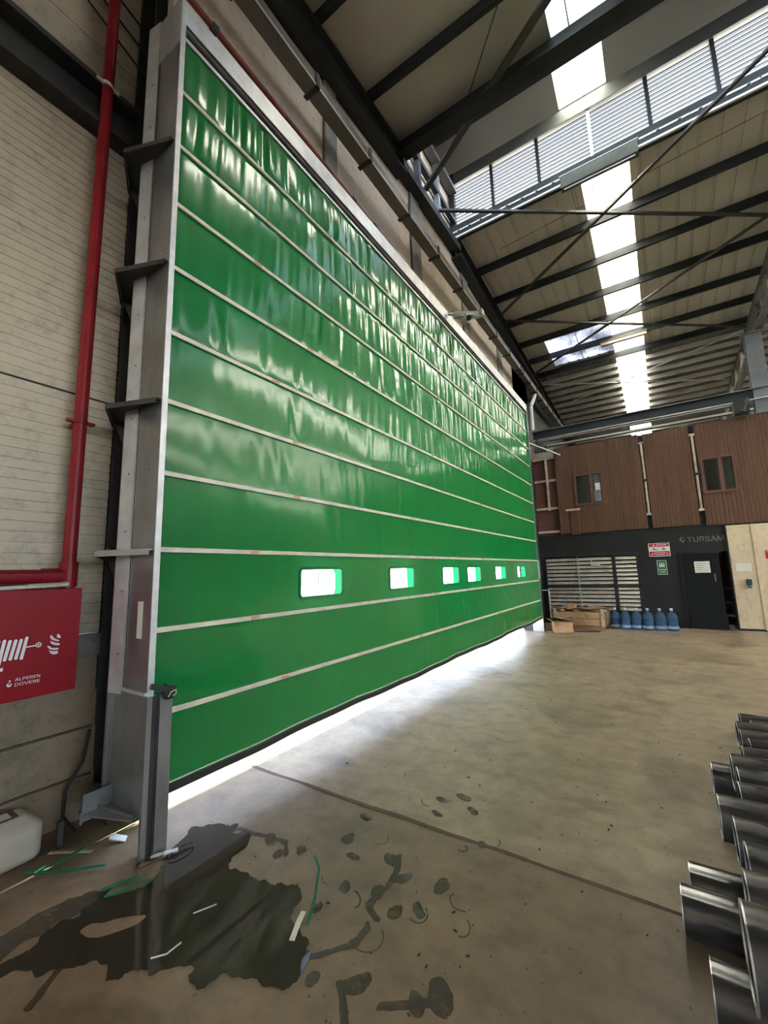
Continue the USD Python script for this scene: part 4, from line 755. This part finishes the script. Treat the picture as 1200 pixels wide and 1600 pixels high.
for i, (k, y, z) in enumerate(cells):
    covered = any(c[0] == k+1 and abs(c[1]-y) < 0.12 for c in cells)
    xe = (0.36 + 0.08*tr.random() if covered else 0.22 + 0.10*tr.random()) + 0.09*max(0, y-3.0)
    if k == 3: xe = 0.30 + 0.05*tr.random()
    lab, grp = 'black steel tube packed in the heap at right, its end set back', 'black steel tubes set back in the heap'
    if i in special: xe, lab = special[i]; grp = None
    if proto is None:
        proto = thing('steel_tube', lab, 'tube', (xe, y, z), group=grp); obj('pipe', tube(), TUBE, proto, smooth=30)
        ring = m3.Manifold.cylinder(0.004, R0+0.0006, R0+0.0006, 40) - m3.Manifold.cylinder(0.02, R0-0.0095, R0-0.0095, 40).translate((0, 0, -0.01)); me = ring.to_mesh(); rg = trimesh.Trimesh(me.vert_properties[:, :3], me.tri_verts); rg.apply_transform(trimesh.transformations.rotation_matrix(math.pi/2, (0, 1, 0))); rg.apply_translation((-0.001, 0, 0)); obj('cut_edge', rg, TUBE_EDGE, proto)
    else: copy(proto, (xe, y, z), 0.0, lab, grp)

# ------------------------------------------------------------------ jerrycan, scraps, water on the floor
jc = thing('jerrycan', 'white plastic jerrycan lying on its side by the concrete plinth', 'jerrycan', (-3.51, 1.19, 0))
hull = m3.Manifold.batch_hull([m3.Manifold.sphere(0.05, 24).translate((x, y, z)) for x in (-0.07, 0.07) for y in (-0.42, -0.05) for z in (0.052, 0.19)] + [m3.Manifold.sphere(0.04, 24).translate((x, y, 0.24)) for x in (-0.05, 0.04) for y in (-0.40, -0.10)])
obj('body', hull, PLASTIC_W, jc, smooth=40)
obj('label', cat_(bx(-0.062, 0.062, -0.42, -0.12, 0.2785, 0.2825)), PURPLE, jc); obj('label_panel', bx(-0.045, 0.045, -0.42, -0.15, 0.281, 0.2835), PAPER, jc)
obj('cap', rod((-0.05, -0.46, 0.2), (-0.05, -0.5, 0.2), 0.03, 16), BLACK, jc)
# floor scraps
def strip(name, pts, w, m, lab, ctg, grp=None):
    o = obj(name, cat_(*[bar(a, b, w, 0.004) for a, b in zip(pts[:-1], pts[1:])]), m); tag(o, lab, ctg, grp)
Z = 0.008
strip('fabric_strip', [(-3.28, 1.10, Z), (-3.2, 1.2, 0.03), (-3.17, 1.34, 0.06)], 0.025, GREEN_SCRAP, 'green fabric offcut standing up beside the jerrycan', 'offcut')
strip('fabric_strip', [(-3.32, 1.08, Z), (-3.1, 1.2, 0.02), (-2.95, 1.36, 0.015)], 0.018, GREEN_SCRAP, 'longer green fabric offcut lying flat beside the jerrycan', 'offcut')
strip('fabric_strip', [(-2.76, 1.25, Z), (-2.66, 1.44, 0.02)], 0.02, GREEN_SCRAP, 'green fabric offcut at the edge of the puddle, upper one', 'offcut')
strip('fabric_strip', [(-2.69, 1.24, Z), (-2.58, 1.44, 0.02)], 0.016, GREEN_SCRAP, 'green fabric offcut at the edge of the puddle, lower one', 'offcut')
strip('fabric_strip', [(-1.62, 1.68, 0.01), (-1.66, 1.78, 0.05), (-1.74, 1.9, 0.10), (-1.8, 1.93, 0.13)], 0.014, GREEN_SCRAP, 'green strip standing at the right rim of the puddle', 'offcut')
strip('plastic_scrap', [(-1.62, 1.58, 0.008), (-1.66, 1.66, 0.012), (-1.68, 1.72, 0.02)], 0.026, PAPER, 'shiny white plastic scrap at the right rim of the puddle', 'scrap')
strip('plastic_scrap', [(-2.1, 1.18, 0.007), (-2.06, 1.23, 0.007), (-2.06, 1.3, 0.007)], 0.006, PAPER, 'curved white sliver floating in the puddle', 'scrap')
strip('plastic_scrap', [(-2.17, 1.43, 0.007), (-2.12, 1.53, 0.007)], 0.005, PAPER, 'straight pale sliver floating in the puddle', 'scrap')
strip('wood_stick', [(-3.38, 1.22, 0.02), (-3.14, 1.36, 0.03)], 0.02, BATTEN, 'pale wooden stick by the jerrycan', 'stick')
o = obj('steel_stub', bx(-3.44, -3.41, 1.27, 1.30, 0, 0.16), OLD_STEEL); tag(o, 'short rusty steel stub standing by the jerrycan', 'stub')
o = obj('cable', sweep([(-3.62, 1.5, 0.62), (-3.60, 1.46, 0.42), (-3.64, 1.38, 0.25), (-3.60, 1.36, 0.1), (-3.5, 1.4, 0.02)], 0.012, 8), WIRE); tag(o, 'black cable hanging down by the foot of the post', 'cable')
tn = thing('cable_tie_loop', 'pale strap end with wire loops lying at the foot of the post', 'strap', (-2.73, 1.6, 0.006))
obj('tab', bar((-0.06, -0.06, 0.01), (0.03, 0.06, 0.015), 0.035, 0.006), PALE_STEEL, tn)
for q, (cx, cy) in enumerate(((0.05, 0.07), (-0.03, -0.08))):
    a = np.linspace(0, 2*math.pi, 15); obj('loop', sweep([(cx+0.06*math.cos(t)*0.6, cy+0.08*math.sin(t), 0.012) for t in a], 0.004, 6), WIRE if q == 0 else OLD_STEEL, tn)
o = obj('foil_scrap', scrap(-3.16, 1.52, 0.02, 0.10, 0.05, (0.25, 0.3), 0.9, PAPER), GALV_B); tag(o, 'crumpled shiny scrap behind the foot of the post', 'scrap')
# water
pud = [(-2.74, 1.66), (-2.86, 1.82), (-2.79, 1.97), (-2.6, 2.02), (-2.42, 2.0), (-2.37, 1.86), (-2.36, 1.74), (-2.2, 1.76), (-2.02, 1.83), (-1.86, 1.85), (-1.78, 1.82), (-1.72, 1.7), (-1.60, 1.62), (-1.50, 1.56), (-1.47, 1.44), (-1.55, 1.40), (-1.64, 1.38), (-1.78, 1.31), (-1.85, 1.22), (-1.96, 1.22), (-2.12, 1.10), (-2.14, 1.03), (-2.25, 1.04), (-2.38, 1.0), (-2.49, 0.88), (-2.58, 0.72), (-2.68, 0.74), (-2.62, 0.9), (-2.70, 1.0), (-2.66, 1.12), (-2.74, 1.22), (-2.60, 1.34), (-2.62, 1.5)]
def ragged(pts, s=0.03, seed=1, k=2):
    p = smooth_poly(pts, k).segmentize(0.008); xy = np.array(p.exterior.coords)[:-1]
    n = np.stack([meshkit.fbm(np.stack([xy[:, 0]*11, xy[:, 1]*11, xy[:, 0]*0+c], 1), 5, seed)-0.5 for c in (0, 5)], 1); return Polygon(xy+n*2*s).buffer(0)
wp_ = ragged(pud, 0.075).difference(ragged([(-2.55, 1.05), (-2.42, 1.12), (-2.34, 1.28), (-2.40, 1.3), (-2.5, 1.2), (-2.58, 1.12)], 0.02))
def plates(poly, h): return cat_(*[trimesh.creation.extrude_polygon(g, h, engine='earcut') for g in getattr(poly, 'geoms', [poly]) if g.area > 1e-5])
obj('water_puddle', plates(wp_, 0.0035), WATER, None, 'dark still water puddle spreading from the foot of the post', 'puddle', kind='stuff')
rim = wp_.buffer(0.05).difference(wp_)
damp = []
def foot(x, y, a, s=1.0):
    f = cat2 = affinity.rotate(affinity.scale(Point(0, 0).buffer(1, 12), 0.045*s, 0.075*s), a); return affinity.translate(f, x, y)
for (x, y, a, s) in ((-1.87, 2.32, 20, 0.9), (-1.91, 2.57, 60, 0.7), (-1.74, 2.2, 70, 0.6), (-1.45, 2.04, 30, 0.8), (-1.38, 2.2, -20, 0.7), (-1.52, 2.3, 50, 0.9), (-1.17, 2.26, 10, 0.8), (-1.3, 1.98, 0, 0.7), (-1.2, 2.05, 40, 0.6), (-0.92, 1.72, 40, 1.1), (-0.99, 1.64, 40, 0.7), (-1.24, 1.58, -30, 0.9), (-1.42, 1.5, 10, 0.6), (-1.62, 1.98, 30, 0.6), (-1.55, 3.05, 80, 0.7), (-1.42, 3.15, 70, 0.8), (-1.3, 3.02, 60, 0.7), (-1.5, 2.86, 75, 0.6), (-1.12, 2.7, 20, 0.5), (-1.66, 1.8, 20, 0.5), (-2.3, 2.05, 60, 0.8), (-2.15, 1.98, 10, 0.6), (-2.05, 2.08, 40, 0.6)):
    damp.append(ragged(np.array(foot(x, y, a, s).exterior.coords)[:-1], 0.022, int(abs(x)*100), 1))
for pts in ([(-2.7, 2.0), (-2.4, 2.05), (-2.2, 2.1), (-2.1, 2.0)], [(-1.62, 1.42), (-1.45, 1.62), (-1.36, 1.72), (-1.38, 1.85)], [(-1.5, 2.35), (-1.42, 2.15), (-1.45, 1.95), (-1.35, 1.9)], [(-1.1, 1.55), (-0.98, 1.66), (-0.9, 1.7)], [(-2.72, 1.0), (-2.78, 0.86), (-2.74, 0.74)], [(-2.45, 0.98), (-2.36, 0.88), (-2.3, 0.8)], [(-1.3, 1.55), (-1.2, 1.45), (-1.1, 1.35)]):
    q = LineString(pts).buffer(0.016); damp.append(ragged(np.array(q.exterior.coords)[:-1], 0.02, 4, 1))
from shapely import union_all
fr_ = np.random.default_rng(21)
for k in range(11):                                                # thin curling drag lines left by wet soles
    x, y = -1.95+0.95*fr_.random(), 1.75+1.4*fr_.random(); a, r_ = fr_.random()*6.28, 0.025+0.05*fr_.random(); turn = 1.5+2.5*fr_.random()
    pts = [(x+r_*(1+0.4*t)*math.cos(a+turn*t), y+r_*(0.6+0.8*t)*math.sin(a+turn*t)) for t in np.linspace(0, 1, 14)]
    q = LineString(pts).buffer(0.0028+0.003*fr_.random()); damp.append(ragged(np.array(q.exterior.coords)[:-1], 0.006, k, 0))
obj('wet_footprints', plates(union_all([d.buffer(0) for d in damp]).difference(wp_), 0.0012), DAMP, None, 'damp footprints and smears on the concrete right of the puddle', 'stain', kind='stuff')
dm = ragged([(-2.8, 0.6), (-2.9, 0.95), (-2.85, 1.2), (-2.72, 1.3), (-2.68, 1.1), (-2.72, 0.9), (-2.62, 0.7)], 0.05, 9)
obj('damp_patch', plates(dm.difference(wp_), 0.001), DAMP, None, 'damp streaky concrete left of the puddle', 'stain', kind='stuff')
deb = []
dr = np.random.default_rng(3)
for k in range(420):
    y = 1.4 + 9*dr.random()**1.6; x = -2.6 + (3.2)*dr.random(); s = 0.002+0.008*dr.random()**3
    b = trimesh.creation.box((s*2.2, s, 0.004)); b.apply_transform(trimesh.transformations.rotation_matrix(dr.random()*3.14, (0, 0, 1))); b.apply_translation((x, y, 0.002)); deb.append(b)
obj('floor_grit', cat_(*deb), DARK_WOOD, None, 'scattered dark grit and chips on the concrete floor', 'grit', kind='stuff')
